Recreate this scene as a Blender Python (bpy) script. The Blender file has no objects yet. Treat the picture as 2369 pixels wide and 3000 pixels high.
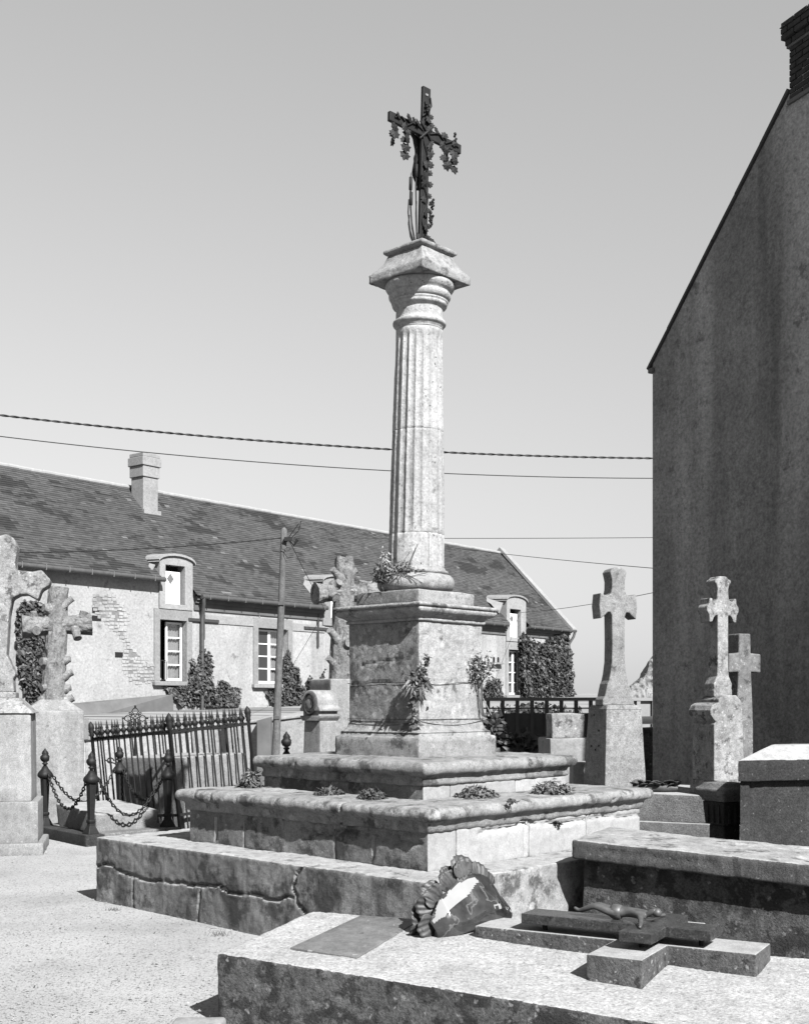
import bpy, bmesh, math, random
import numpy as np
from mathutils import Vector, Matrix
from math import sin, cos, pi, radians, sqrt, atan2

# ------------------------------------------------------------------ scene, camera, world, sun
scene = bpy.context.scene
COL = scene.collection
random.seed(7); rng = np.random.default_rng(7)
EYE, FPX, HOR, CXP = 1.686, 3500.0, 2060.0, 1184.5
cam_d = bpy.data.cameras.new('camera'); cam = bpy.data.objects.new('camera', cam_d); COL.objects.link(cam)
cam.location = (0, 0, EYE); cam.rotation_euler = (radians(90), 0, 0)
cam_d.sensor_fit = 'HORIZONTAL'; cam_d.sensor_width = 36.0
cam_d.lens = 36.0*FPX/2369.0
cam_d.shift_y = (HOR-1500.0)/2369.0
cam_d.clip_start = 0.1; cam_d.clip_end = 3000
scene.camera = cam

SUN_AZ, SUN_EL = 31.0, 41.0        # degrees right of straight behind the camera, elevation
w = bpy.data.worlds.new('World'); scene.world = w; w.use_nodes = True
nt = w.node_tree; nt.nodes.clear()
sky = nt.nodes.new('ShaderNodeTexSky'); sky.sky_type = 'NISHITA'; sky.sun_disc = False
sky.sun_elevation = radians(SUN_EL); sky.sun_rotation = radians(180-SUN_AZ)
sky.air_density = 3.5; sky.dust_density = 0.0; sky.ozone_density = 2.0
bw = nt.nodes.new('ShaderNodeSeparateColor'); bg = nt.nodes.new('ShaderNodeBackground'); wo = nt.nodes.new('ShaderNodeOutputWorld')
nt.links.new(sky.outputs[0], bw.inputs[0]); 
mr = nt.nodes.new('ShaderNodeMath'); mr.operation = 'MULTIPLY'; mr.inputs[1].default_value = .36
mbl = nt.nodes.new('ShaderNodeMath'); mbl.operation = 'MULTIPLY_ADD'; mbl.inputs[1].default_value = .405     # black and white film: a mix of the sky's red and blue
nt.links.new(bw.outputs[0], mr.inputs[0]); nt.links.new(bw.outputs[2], mbl.inputs[0]); nt.links.new(mr.outputs[0], mbl.inputs[2]); nt.links.new(mbl.outputs[0], bg.inputs[0])
nt.links.new(bg.outputs[0], wo.inputs[0])
bg.inputs[1].default_value = 0.05
sd = bpy.data.lights.new('sun', 'SUN'); so = bpy.data.objects.new('sun', sd); COL.objects.link(so)
sd.energy = 5.0; sd.angle = radians(0.5); sd.color = (1, 1, 1)
S = Vector((sin(radians(SUN_AZ))*cos(radians(SUN_EL)), -cos(radians(SUN_AZ))*cos(radians(SUN_EL)), sin(radians(SUN_EL))))
so.rotation_euler = S.to_track_quat('Z', 'Y').to_euler(); so.location = S*60
vs = scene.view_settings
vs.view_transform = 'Standard'; vs.look = 'None'; vs.gamma = 1; vs.use_curve_mapping = False; vs.exposure = 1.92

def at(px, py, D):
    return Vector(((px-CXP)/FPX*D, D, EYE+(HOR-py)/FPX*D))
def dep(py, z):                     # depth at which height z projects to row py
    return (z-EYE)*FPX/(HOR-py)
def ray(px, py): return Vector(((px-CXP)/FPX, 1.0, (HOR-py)/FPX))
def hit(px, py, p0, n):
    o = Vector((0, 0, EYE)); d = ray(px, py); n = Vector(n)
    return o + d*((Vector(p0)-o).dot(n)/d.dot(n))

# ------------------------------------------------------------------ noise
def _hash(i, j, k):
    n = (i*374761393 + j*668265263 + k*2147483647) & 0xffffffff
    n = ((n ^ (n >> 13))*1274126177) & 0xffffffff
    return ((n ^ (n >> 16)) & 0xffff)/32767.5-1.0
def vnoise(P):
    P = np.asarray(P, float); I = np.floor(P).astype(np.int64); f = P-I; u = f*f*(3-2*f)
    r = 0
    for a in (0, 1):
        for b in (0, 1):
            for c in (0, 1):
                wgt = (u[:, 0] if a else 1-u[:, 0])*(u[:, 1] if b else 1-u[:, 1])*(u[:, 2] if c else 1-u[:, 2])
                r = r + wgt*_hash(I[:, 0]+a, I[:, 1]+b, I[:, 2]+c)
    return r
def fbm(P, o=3):
    r = 0; a = 1.0; P = np.asarray(P, float)
    for i in range(o):
        r = r + a*vnoise(P*(2.03**i)+i*17.3); a *= 0.5
    return r/1.75

# ------------------------------------------------------------------ objects
def newobj(name, V, F, mat, parent=None, loc=None, smooth=True, mats=None, midx=None):
    me = bpy.data.meshes.new(name)
    V = np.asarray(V, float)
    if loc is not None: V = V-np.asarray(loc, float)
    me.from_pydata(V.tolist(), [], F if isinstance(F, list) else F.tolist())
    if mats:
        for m in mats: me.materials.append(m)
        if midx is not None: me.polygons.foreach_set('material_index', np.asarray(midx, np.int32))
    elif mat: me.materials.append(mat)
    if smooth: me.polygons.foreach_set('use_smooth', np.ones(len(me.polygons), bool))
    me.validate(); me.update()
    o = bpy.data.objects.new(name, me); COL.objects.link(o)
    if parent: o.parent = parent
    if loc is not None: o.location = Vector(loc)
    return o
def inst(o, parent, M):
    c = o.copy(); COL.objects.link(c); c.parent = parent; c.matrix_local = M; return c
def tag(o, label, cat, group=None, kind=None):
    if kind: o['kind'] = kind
    if label: o['label'] = label
    if cat: o['category'] = cat
    if group: o['group'] = group
    return o
def thing(name, label, cat, loc=(0, 0, 0), rz=0, group=None, rot=None):
    o = bpy.data.objects.new(name, None); COL.objects.link(o); o.empty_display_size = .1
    o.location = Vector(loc); o.rotation_euler = rot if rot else (0, 0, rz)
    return tag(o, label, cat, group)
def struct(o): o['kind'] = 'structure'; return o

class MB:
    def __init__(s): s.V = []; s.F = []
    def add(s, V, F):
        b = len(s.V); s.V += [tuple(v) for v in V]; s.F += [[i+b for i in f] for f in F]
    def box(s, x0, x1, y0, y1, z0, z1):
        s.add([(x0,y0,z0),(x1,y0,z0),(x1,y1,z0),(x0,y1,z0),(x0,y0,z1),(x1,y0,z1),(x1,y1,z1),(x0,y1,z1)],
              [(0,3,2,1),(4,5,6,7),(0,1,5,4),(1,2,6,5),(2,3,7,6),(3,0,4,7)])
    def tube(s, pts, rad, n=8, caps=True):
        pts = [Vector(p) for p in pts]; m = len(pts)
        if not hasattr(rad, '__len__'): rad = [rad]*m
        b = len(s.V); up = Vector((0, 0, 1)); prev = None
        for i, p in enumerate(pts):
            t = (pts[min(i+1, m-1)]-pts[max(i-1, 0)]).normalized()
            if prev is None:
                a = t.cross(up) if abs(t.z) < .95 else t.cross(Vector((1, 0, 0)))
            else: a = prev - t*prev.dot(t)
            a.normalize(); prev = a; c = t.cross(a)
            for k in range(n):
                q = 2*pi*k/n; s.V.append(tuple(p+(a*cos(q)+c*sin(q))*rad[i]))
        for i in range(m-1):
            for k in range(n):
                s.F.append([b+i*n+k, b+i*n+(k+1) % n, b+(i+1)*n+(k+1) % n, b+(i+1)*n+k])
        if caps:
            c0 = len(s.V); s.V += s.V[b:b+n]; s.V += s.V[b+(m-1)*n:b+m*n]; s.F.append([c0+k for k in range(n)][::-1]); s.F.append([c0+n+k for k in range(n)])
    def lathe(s, prof, n=24, c=(0, 0, 0), a0=0, caps=True, fn=None):
        b = len(s.V); m = len(prof)
        for r, z in prof:
            for k in range(n):
                q = a0+2*pi*k/n; rr = r*(fn(q, z) if fn else 1)
                s.V.append((c[0]+rr*cos(q), c[1]+rr*sin(q), c[2]+z))
        for i in range(m-1):
            for k in range(n):
                s.F.append([b+i*n+k, b+i*n+(k+1) % n, b+(i+1)*n+(k+1) % n, b+(i+1)*n+k])
        if caps:
            s.F.append([b+k for k in range(n)][::-1]); s.F.append([b+(m-1)*n+k for k in range(n)])
    def build(s, name, mat, parent=None, loc=None, smooth=False):
        return newobj(name, s.V, s.F, mat, parent, loc, smooth)

def bevel(o, wd=.006, seg=2, ang=35):
    m = o.modifiers.new('bevel', 'BEVEL'); m.width = wd; m.segments = seg; m.limit_method = 'ANGLE'; m.angle_limit = radians(ang); return o

def vnormals(V, F):
    F = np.asarray(F); n = np.cross(V[F[:, 2]]-V[F[:, 0]], V[F[:, 3]]-V[F[:, 1]])
    N = np.zeros_like(V)
    for k in range(4): np.add.at(N, F[:, k], n)
    return N/np.maximum(np.linalg.norm(N, axis=1, keepdims=True), 1e-12), n
def pldist(P, pl):
    d = np.full(len(P), 1e9)
    for a, b in zip(pl[:-1], pl[1:]):
        a = np.asarray(a, float); b = np.asarray(b, float); ab = b-a
        t = np.clip(((P-a)@ab)/max(ab@ab, 1e-12), 0, 1)
        d = np.minimum(d, np.linalg.norm(P-(a+t[:, None]*ab), axis=1))
    return d
def weather(V, F, amp, freq, grooves=(), seed=0.0, fine=0.0, ffreq=40):
    N, _ = vnormals(V, F)
    d = amp*fbm(V*freq+seed, 3)
    if fine: d = d+fine*vnoise(V*ffreq+seed*3)
    for pl, wd, dp in grooves:
        q = pldist(V + .5*wd*np.stack([vnoise(V*30), vnoise(V*30+9), vnoise(V*30+5)], 1), pl)
        d = d-dp*np.clip(1-q/wd, 0, 1)**.7
    return V+N*d[:, None]
def wavy(pts, amp=.01, n=8, seed=0):
    r = random.Random(seed); out = []
    for a, b in zip(pts[:-1], pts[1:]):
        a = Vector(a); b = Vector(b)
        for k in range(n):
            t = k/n; out.append(a.lerp(b, t)+Vector((r.uniform(-amp, amp), r.uniform(-amp, amp), r.uniform(-amp, amp)))*(1 if k else .3))
    out.append(Vector(pts[-1])); return [tuple(p) for p in out]

def hexblock(name, B, T, mat, parent=None, res=.06, r=.012, amp=.004, freq=5, grooves=(), topmat=None, seed=None, fine=0, ffreq=40, ctr=True, warp=None, sidemat=None):
    """rough-edged stone: bottom corners B and top corners T (4 each, counter-clockwise)"""
    B = [Vector(p) for p in B]; T = [Vector(p) for p in T]
    L = np.array([((B[1]-B[0]).length+(B[2]-B[3]).length)/2, ((B[3]-B[0]).length+(B[2]-B[1]).length)/2, sum((T[i]-B[i]).length for i in range(4))/4])
    r = min(r, L.min()*.3)
    ax = []
    for l in L:
        n = max(1, int(round((l-2*r)/res)))
        ax.append(np.concatenate([[0, .4*r], np.linspace(r, l-r, n+1), [l-.4*r, l]]))
    Vs = []; Fs = []; base = 0
    for d in range(3):
        u, v = [(1, 2), (2, 0), (0, 1)][d]
        for side in (0, 1):
            A, Bq = np.meshgrid(ax[u], ax[v], indexing='ij'); P = np.zeros(A.shape+(3,)); P[..., u] = A; P[..., v] = Bq; P[..., d] = L[d]*side
            nu, nv = A.shape; idx = base+np.arange(nu*nv).reshape(nu, nv)
            q = np.stack([idx[:-1, :-1], idx[1:, :-1], idx[1:, 1:], idx[:-1, 1:]], -1).reshape(-1, 4)
            if side == 0: q = q[:, ::-1]
            Vs.append(P.reshape(-1, 3)); Fs.append(q); base += nu*nv
    V = np.concatenate(Vs); F = np.concatenate(Fs)
    q = np.clip(V, r, L-r); dv = V-q; nn = np.linalg.norm(dv, axis=1, keepdims=True)
    V = np.where(nn > 1e-9, q+r*dv/np.maximum(nn, 1e-9), V)
    key = np.round(V*2e4).astype(np.int64); _, ui, inv = np.unique(key, axis=0, return_index=True, return_inverse=True)
    V = V[ui]; F = inv.reshape(-1)[F]
    F = F[(np.array([len(set(f)) for f in F.tolist()]) == 4)]
    a, b, c = (V/L).T
    Bn = np.array([list(p) for p in B]); Tn = np.array([list(p) for p in T])
    wq = [(1-a)*(1-b), a*(1-b), a*b, (1-a)*b]
    W = sum(wq[i][:, None]*((1-c)[:, None]*Bn[i]+c[:, None]*Tn[i]) for i in range(4))
    if warp is not None: W = warp(W)
    sd_ = random.uniform(0, 90) if seed is None else seed
    W = weather(W, F, amp, freq, grooves, sd_, fine, ffreq)
    loc = Bn.mean(0) if ctr else None
    if sidemat:      # (material, direction): one side's weathering, with its light or shade in the colour
        _, n = vnormals(W, F); n = n/np.maximum(np.linalg.norm(n, axis=1, keepdims=True), 1e-12)
        return newobj(name, W, F, None, parent, loc, True, [mat, sidemat[0]]+([topmat] if topmat else []), np.where((n[:, 2] > .75) & bool(topmat), 2, (n@np.array(sidemat[1]) > .6).astype(int)))
    if topmat:
        _, n = vnormals(W, F); n = n/np.maximum(np.linalg.norm(n, axis=1, keepdims=True), 1e-12)
        return newobj(name, W, F, None, parent, loc, True, [mat, topmat], (n[:, 2] > .75).astype(int))
    return newobj(name, W, F, mat, parent, loc)
def boxblock(name, x0, x1, y0, y1, z0, z1, mat, parent=None, taper=0.0, **k):
    B = [(x0, y0, z0), (x1, y0, z0), (x1, y1, z0), (x0, y1, z0)]
    t = taper
    T = [(x0+t, y0+t, z1), (x1-t, y0+t, z1), (x1-t, y1-t, z1), (x0+t, y1-t, z1)]
    return hexblock(name, B, T, mat, parent, **k)

def moulded(name, prof, mat, parent, n=60, hx=0, hy=0, amp=.004, freq=5, grooves=(), seed=1.0, fine=0, lean=0, closebot=True, ffreq=40):
    """square moulding: prof = list of (half_width, z); hx, hy lengthen the rectangle"""
    lp = []
    u = np.linspace(-1, 1, n+1)[:-1]
    for h, z in prof:
        X = np.concatenate([u, np.ones(n), -u, -np.ones(n)]); Y = np.concatenate([-np.ones(n), u, np.ones(n), -u])
        lp.append(np.stack([X*(h+hx*min(1, h*8)), Y*(h+hy*min(1, h*8)), np.full(4*n, z)], 1))
    m = len(prof); N = 4*n; V = np.concatenate(lp)
    k = np.arange(N); k1 = (k+1) % N
    F = np.concatenate([np.stack([i*N+k, i*N+k1, (i+1)*N+k1, (i+1)*N+k], 1) for i in range(m-1)])
    V = weather(V, F, amp, freq, grooves, seed, fine, ffreq)
    return newobj(name, V, F, mat, parent)
def densify(prof, step):
    out = []
    for (a, b), (c, d) in zip(prof[:-1], prof[1:]):
        n = max(1, int(math.hypot(c-a, d-b)/step))
        for i in range(n): out.append((a+(c-a)*i/n, b+(d-b)*i/n))
    out.append(prof[-1]); return out
def arc(cx, cz, r, a0, a1, n=6):
    return [(cx+r*cos(radians(a0+(a1-a0)*i/n)), cz+r*sin(radians(a0+(a1-a0)*i/n))) for i in range(n+1)]

def extrude(name, pts, t0, t1, mat, parent=None, bev=.008, axis='y'):
    """outline (x,z) extruded along y from t0 to t1"""
    n = len(pts)
    V = [(x, t0, z) for x, z in pts]+[(x, t1, z) for x, z in pts]
    F = [list(range(n)), list(range(2*n-1, n-1, -1))]+[[i+n, (i+1) % n+n, (i+1) % n, i] for i in range(n)]
    o = newobj(name, V, F, mat, parent, None, False)
    bm = bmesh.new(); bm.from_mesh(o.data); bmesh.ops.recalc_face_normals(bm, faces=bm.faces); bm.to_mesh(o.data); bm.free()
    if bev: bevel(o, bev)
    return o

# ------------------------------------------------------------------ materials
ALB = .29       # the film's exposure is set for bright stone: albedos below are scaled by this
def G(v): return (v, v, v, 1)
def nmat(name):
    m = bpy.data.materials.new(name); m.use_nodes = True; n = m.node_tree; n.nodes.clear()
    out = n.nodes.new('ShaderNodeOutputMaterial'); b = n.nodes.new('ShaderNodeBsdfPrincipled'); n.links.new(b.outputs[0], out.inputs[0])
    return m, n, b
def coords(n, scale=(1, 1, 1), rand=True):
    tc = n.nodes.new('ShaderNodeTexCoord'); mp = n.nodes.new('ShaderNodeMapping'); mp.inputs['Scale'].default_value = scale
    n.links.new(tc.outputs['Object'], mp.inputs['Vector'])
    if rand:
        oi = n.nodes.new('ShaderNodeObjectInfo'); vm = n.nodes.new('ShaderNodeMath'); vm.operation = 'MULTIPLY'; vm.inputs[1].default_value = 37.0
        n.links.new(oi.outputs['Random'], vm.inputs[0]); n.links.new(vm.outputs[0], mp.inputs['Location'])
    return mp.outputs[0]
def noise(n, vec, scale, detail=6, rough=.6):
    t = n.nodes.new('ShaderNodeTexNoise'); t.inputs['Scale'].default_value = scale; t.inputs['Detail'].default_value = detail; t.inputs['Roughness'].default_value = rough
    n.links.new(vec, t.inputs['Vector']); return t.outputs['Fac']
def ramp(n, fac, stops):
    r = n.nodes.new('ShaderNodeValToRGB'); e = r.color_ramp.elements
    while len(e) < len(stops): e.new(.5)
    for q, (p, v) in zip(e, stops): q.position = p; q.color = G(v)
    n.links.new(fac, r.inputs[0]); return r.outputs[0]
def mix(n, fac, a, b, mode='MIX'):
    m = n.nodes.new('ShaderNodeMix'); m.data_type = 'RGBA'; m.blend_type = mode
    for sock, v in ((m.inputs[0], fac), (m.inputs[6], a), (m.inputs[7], b)):
        if isinstance(v, (int, float)): sock.default_value = v if sock == m.inputs[0] else G(v)
        else: n.links.new(v, sock)
    return m.outputs[2]
def bump(n, b, h, strength=.4, dist=.01):
    bp = n.nodes.new('ShaderNodeBump'); bp.inputs['Strength'].default_value = strength; bp.inputs['Distance'].default_value = dist
    n.links.new(h, bp.inputs['Height']); n.links.new(bp.outputs[0], b.inputs['Normal'])
def voro(n, vec, scale, feat='F1', out='Distance'):
    v = n.nodes.new('ShaderNodeTexVoronoi'); v.feature = feat; v.inputs['Scale'].default_value = scale; n.links.new(vec, v.inputs['Vector']); return v.outputs[out]

def stone(name, c0, c1, scale=2.5, mott=.32, dark=None, darkat=.58, darkscale=5, white=None, wscale=14, wcov=.25, pits=None, streak=None, fine=.32, bstr=.5, bdist=.012, grain=90, rough=.9, tool=0, vst=.12, streak2=None):
    c0, c1 = c0*ALB, c1*ALB
    dark = dark*ALB if dark is not None else None; white = white*ALB if white is not None else None; pits = pits*ALB if pits is not None else None
    if streak: streak = (streak[0]*ALB,)+tuple(streak[1:])
    m, n, b = nmat(name); v = coords(n)
    col = ramp(n, noise(n, v, scale, 8, .68), [(.32, c0), (.68, c1)])
    if streak:      # rain streaks running down the face
        vs_ = coords(n, (streak[1], streak[1], vst*streak[1]))
        col = mix(n, ramp(n, noise(n, vs_, 1.6, 5, .6), [(.5, 0), (.66, 1)]), col, mix(n, streak[2] if len(streak) > 2 else .75, col, streak[0]))
    if streak2:
        vq = coords(n, (streak2[1], streak2[1], vst*streak2[1])); col = mix(n, ramp(n, noise(n, vq, 1.9, 4, .55), [(.5, 0), (.68, .8)]), col, streak2[0]*ALB)
    if dark is not None:
        col = mix(n, ramp(n, noise(n, v, darkscale, 9, .72), [(darkat, 0), (darkat+.07, 1)]), col, mix(n, .8, col, dark))
    if white is not None:   # round crusts of lichen
        cell = n.nodes.new('ShaderNodeTexVoronoi'); cell.inputs['Scale'].default_value = wscale
        dv = n.nodes.new('ShaderNodeVectorMath'); dv.operation = 'ADD'
        nz = n.nodes.new('ShaderNodeTexNoise'); nz.inputs['Scale'].default_value = 30; n.links.new(v, nz.inputs['Vector'])
        sc_ = n.nodes.new('ShaderNodeVectorMath'); sc_.operation = 'SCALE'; sc_.inputs['Scale'].default_value = .05
        n.links.new(nz.outputs['Color'], sc_.inputs[0]); n.links.new(v, dv.inputs[0]); n.links.new(sc_.outputs[0], dv.inputs[1]); n.links.new(dv.outputs[0], cell.inputs['Vector'])
        dist = ramp(n, cell.outputs['Distance'], [(.22, 1), (.36, 0)])
        sep = n.nodes.new('ShaderNodeSeparateColor'); n.links.new(cell.outputs['Color'], sep.inputs[0])
        sel = ramp(n, sep.outputs[0], [(1-wcov, 0), (1-wcov+.02, 1)])
        col = mix(n, mix(n, 1.0, dist, sel, 'MULTIPLY'), col, mix(n, .7, col, white))
    mt = noise(n, v, 13, 9, .78)
    if mott: col = mix(n, 1.0, col, ramp(n, mt, [(.3, 1-mott), (.5, 1.0), (.7, 1+mott*.7)]), 'MULTIPLY')
    oi2 = n.nodes.new('ShaderNodeObjectInfo'); col = mix(n, 1.0, col, ramp(n, oi2.outputs['Random'], [(0, .86), (1, 1.12)]), 'MULTIPLY')     # stone by stone
    fn = noise(n, v, grain, 4, .7)
    if fine: col = mix(n, 1.0, col, ramp(n, fn, [(.25, 1-fine), (.75, 1+fine)]), 'MULTIPLY')
    if pits is not None:
        col = mix(n, ramp(n, noise(n, v, grain*.6, 3, .6), [(.64, 0), (.7, 1)]), col, pits)
    n.links.new(col, b.inputs['Base Color']); b.inputs['Roughness'].default_value = rough; b.inputs['Specular IOR Level'].default_value = .2
    h = mix(n, .5, noise(n, v, scale*7, 8, .7), fn)
    if tool:
        wv = n.nodes.new('ShaderNodeTexWave'); wv.inputs['Scale'].default_value = tool; wv.bands_direction = 'DIAGONAL' ; wv.inputs['Distortion'].default_value = 1.0
        mp2 = coords(n, (1, 1, .02), False); n.links.new(mp2, wv.inputs['Vector']); h = mix(n, .35, h, wv.outputs[0])
    bump(n, b, h, bstr, bdist); return m
def plain(name, v, rough=.6, var=.15, scale=12, spec=.3, metal=0, bstr=.15):
    v = v*ALB
    m, n, b = nmat(name); c = coords(n); f = noise(n, c, scale, 6, .65)
    n.links.new(ramp(n, f, [(.3, v*(1-var)), (.7, v*(1+var))]), b.inputs['Base Color']); b.inputs['Roughness'].default_value = rough
    b.inputs['Specular IOR Level'].default_value = spec; b.inputs['Metallic'].default_value = metal
    if bstr: bump(n, b, noise(n, c, scale*4, 5, .7), bstr, .004)
    return m
def leafmat(name, a, c, rough=.55, tr=.25):
    a, c = a*.34, c*.34
    m, n, b = nmat(name)
    g = n.nodes.new('ShaderNodeNewGeometry'); n.links.new(ramp(n, g.outputs['Random Per Island'], [(0, a), (1, c)]), b.inputs['Base Color'])
    b.inputs['Roughness'].default_value = rough; b.inputs['Specular IOR Level'].default_value = .4
    t = n.nodes.new('ShaderNodeBsdfTranslucent'); t.inputs[0].default_value = G((a+c)*.5)
    mx = n.nodes.new('ShaderNodeMixShader'); mx.inputs[0].default_value = tr
    out = [q for q in n.nodes if q.type == 'OUTPUT_MATERIAL'][0]
    n.links.new(b.outputs[0], mx.inputs[1]); n.links.new(t.outputs[0], mx.inputs[2]); n.links.new(mx.outputs[0], out.inputs[0]); return m

M = {}
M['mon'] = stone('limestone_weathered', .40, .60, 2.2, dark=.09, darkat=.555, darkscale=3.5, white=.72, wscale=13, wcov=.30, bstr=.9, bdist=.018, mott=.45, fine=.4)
M['monlichshade'] = stone('limestone_lichen_shade', .24, .40, 2.6, dark=.07, darkat=.53, darkscale=4.5, white=.56, wscale=15, wcov=.4, bstr=.8, bdist=.016, mott=.5, fine=.45)  # lichen, with the left faces' shade deepened in the colour
M['risershade'] = stone('riser_stain_shade', .20, .40, 2.0, dark=.05, darkat=.49, darkscale=2.6, white=.5, wscale=16, wcov=.12, bstr=.8, bdist=.016, mott=.45, fine=.4)  # stains, plus extra darkness painted for the shaded left risers
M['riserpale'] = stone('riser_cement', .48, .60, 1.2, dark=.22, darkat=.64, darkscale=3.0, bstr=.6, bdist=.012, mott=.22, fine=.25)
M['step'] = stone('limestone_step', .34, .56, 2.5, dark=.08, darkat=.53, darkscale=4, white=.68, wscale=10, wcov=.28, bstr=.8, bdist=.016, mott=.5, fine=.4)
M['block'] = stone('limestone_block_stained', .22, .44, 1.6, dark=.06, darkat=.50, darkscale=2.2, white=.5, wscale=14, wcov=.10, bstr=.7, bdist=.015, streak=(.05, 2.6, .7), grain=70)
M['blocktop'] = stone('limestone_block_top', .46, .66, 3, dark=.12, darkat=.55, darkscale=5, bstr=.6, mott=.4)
M['shaft'] = stone('limestone_shaft', .56, .74, 1.5, dark=.18, darkat=.63, darkscale=6, pits=.16, bstr=.8, bdist=.012, grain=55, fine=.35, streak=(.34, 7, .4), mott=.32)
M['cross'] = stone('cross_stone', .31, .48, 2.0, dark=.12, darkat=.60, darkscale=9, white=.62, wscale=26, wcov=.12, bstr=.7, grain=70, fine=.6, mott=.5)
M['crossgrey'] = stone('cross_stone_streaked', .30, .46, 1.4, dark=.13, darkat=.64, darkscale=6, white=.55, wscale=26, wcov=.08, streak=(.62, 3, .55), bstr=.5, grain=80, fine=.4, mott=.35)
M['lichen'] = stone('cross_stone_lichen', .30, .54, 3, dark=.07, darkat=.54, darkscale=7, white=.70, wscale=24, wcov=.3, bstr=.7, grain=80, fine=.5, mott=.6)
M['bark'] = stone('carved_bark_stone', .28, .48, 4, dark=.06, darkat=.57, darkscale=9, white=.62, wscale=20, wcov=.2, bstr=1.0, bdist=.035, grain=50, mott=.55, fine=.45)
M['granite'] = stone('rough_granite', .20, .30, 3, dark=.08, darkat=.66, darkscale=10, bstr=1.0, bdist=.014, grain=75, fine=.7, mott=.4)
M['granitelight'] = stone('pale_granite', .32, .46, 3, dark=.1, darkat=.68, darkscale=10, bstr=.9, bdist=.012, grain=75, fine=.5, mott=.3)
M['lichengrey'] = stone('grey_lichened_stone', .20, .36, 3, dark=.07, darkat=.55, darkscale=7, white=.6, wscale=24, wcov=.2, bstr=.7, grain=80, fine=.5, mott=.6)
M['granitetop'] = stone('rough_granite_top', .48, .62, 3, bstr=.6, grain=120, fine=.3, dark=.25, darkat=.66, darkscale=8)
M['darkstone'] = stone('dark_stone', .035, .065, 3, white=.2, wscale=30, wcov=.08, bstr=1.0, bdist=.016, grain=60, fine=.8, mott=.5)
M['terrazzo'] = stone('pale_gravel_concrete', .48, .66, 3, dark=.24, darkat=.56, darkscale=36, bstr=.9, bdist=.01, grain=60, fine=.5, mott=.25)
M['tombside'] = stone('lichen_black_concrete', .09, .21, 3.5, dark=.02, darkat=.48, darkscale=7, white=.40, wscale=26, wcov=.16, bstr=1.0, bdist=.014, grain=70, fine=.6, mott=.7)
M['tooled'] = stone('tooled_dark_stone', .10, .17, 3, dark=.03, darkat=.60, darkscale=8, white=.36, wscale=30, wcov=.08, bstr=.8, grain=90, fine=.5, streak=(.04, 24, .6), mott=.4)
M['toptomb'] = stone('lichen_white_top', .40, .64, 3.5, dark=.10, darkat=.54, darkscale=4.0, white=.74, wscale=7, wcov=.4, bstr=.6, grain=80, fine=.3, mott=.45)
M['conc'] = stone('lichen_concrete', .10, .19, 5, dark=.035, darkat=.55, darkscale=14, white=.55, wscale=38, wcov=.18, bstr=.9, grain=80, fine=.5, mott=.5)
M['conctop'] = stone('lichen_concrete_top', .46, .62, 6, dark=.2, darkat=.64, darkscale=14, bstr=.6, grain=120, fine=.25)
M['gable'] = stone('cement_render', .31, .58, .6, dark=.28, darkat=.57, darkscale=4, bstr=1.0, bdist=.03, grain=24, fine=.4, streak=(.14, .45, .9), mott=.42, vst=.10, streak2=(.9, .36))
M['plaster'] = stone('old_plaster', .52, .70, .9, dark=.25, darkat=.60, darkscale=2.2, bstr=.6, bdist=.04, grain=14, fine=.22, mott=.28, streak=(.3, .8, .45))
M['trim'] = stone('dressed_stone', .38, .50, 1.5, dark=.22, darkat=.62, darkscale=3, bstr=.3, grain=30, fine=.2)
M['cornice'] = plain('cornice_stone', .2, .9, .25, 2)
M['wallstone'] = stone('wall_render', .46, .62, 2, dark=.2, darkat=.6, darkscale=4, bstr=.6, grain=40)
M['iron'] = plain('black_iron', .022, .6, .35, 30, .18, 0, .35)
M['ironcross'] = plain('cast_iron', .024, .65, .4, 25, .15, 0, .3)
M['white'] = plain('white_paint', 1.3, .5, .05, 5)
M['black'] = plain('interior_shade', .012, .9, .2, 3)  # near-black colour painted for the unlit insides of openings and holes
M['zinc'] = plain('zinc_gutter', .16, .45, .25, 8, .5, .3)
M['rust'] = plain('rusty_bar', .07, .8, .3, 10)
M['wood'] = stone('weathered_pole', .14, .24, 3, dark=.06, darkat=.6, darkscale=6, bstr=.6, grain=40, streak=(.07, 14, .6))
M['wire'] = plain('cable', .02, .6, .2, 10)
M['thinwire'] = plain('thin_wire', .05, .6, .2, 10)
M['brick'] = stone('dark_brick', .045, .10, 8, dark=.02, darkat=.6, darkscale=10, bstr=.6, grain=60, fine=.35)
M['mortar'] = plain('mortar', .12, .95, .3, 20)
M['ivy'] = leafmat('ivy_leaf', .035, .13)
M['ivydark'] = leafmat('ivy_leaf_dark', .025, .09)
M['weed'] = leafmat('weed_leaf', .08, .26)
M['weeddark'] = leafmat('weed_leaf_dark', .04, .14)
M['flower'] = leafmat('pale_flower', .45, .75)
M['stem'] = plain('plant_stem', .12, .8, .3, 20)
M['fence'] = plain('panel_paint_shade', .085, .6, .2, 6)  # panel paint darkened to hold the shade on this run of fence
M['fencepale'] = plain('pale_panel_paint', .45, .6, .1, 6)
M['granitepol'] = stone('polished_dark_granite', .05, .10, 30, white=.26, wscale=150, wcov=.35, bstr=.05, grain=110, fine=.8, rough=.25)
M['bronze'] = plain('bronze', .16, .5, .3, 25, .4, .2, .3)
M['plate'] = stone('metal_plate', .20, .32, 4, dark=.1, darkat=.6, darkscale=9, white=.6, wscale=20, wcov=.08, bstr=.25, rough=.45, streak=(.4, 5, .5))
M['petal'] = stone('ceramic_petal', .03, .21, 9, dark=.02, darkat=.56, darkscale=18, bstr=.15, bdist=.004, rough=.5, grain=60, mott=.25, fine=.15)
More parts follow.
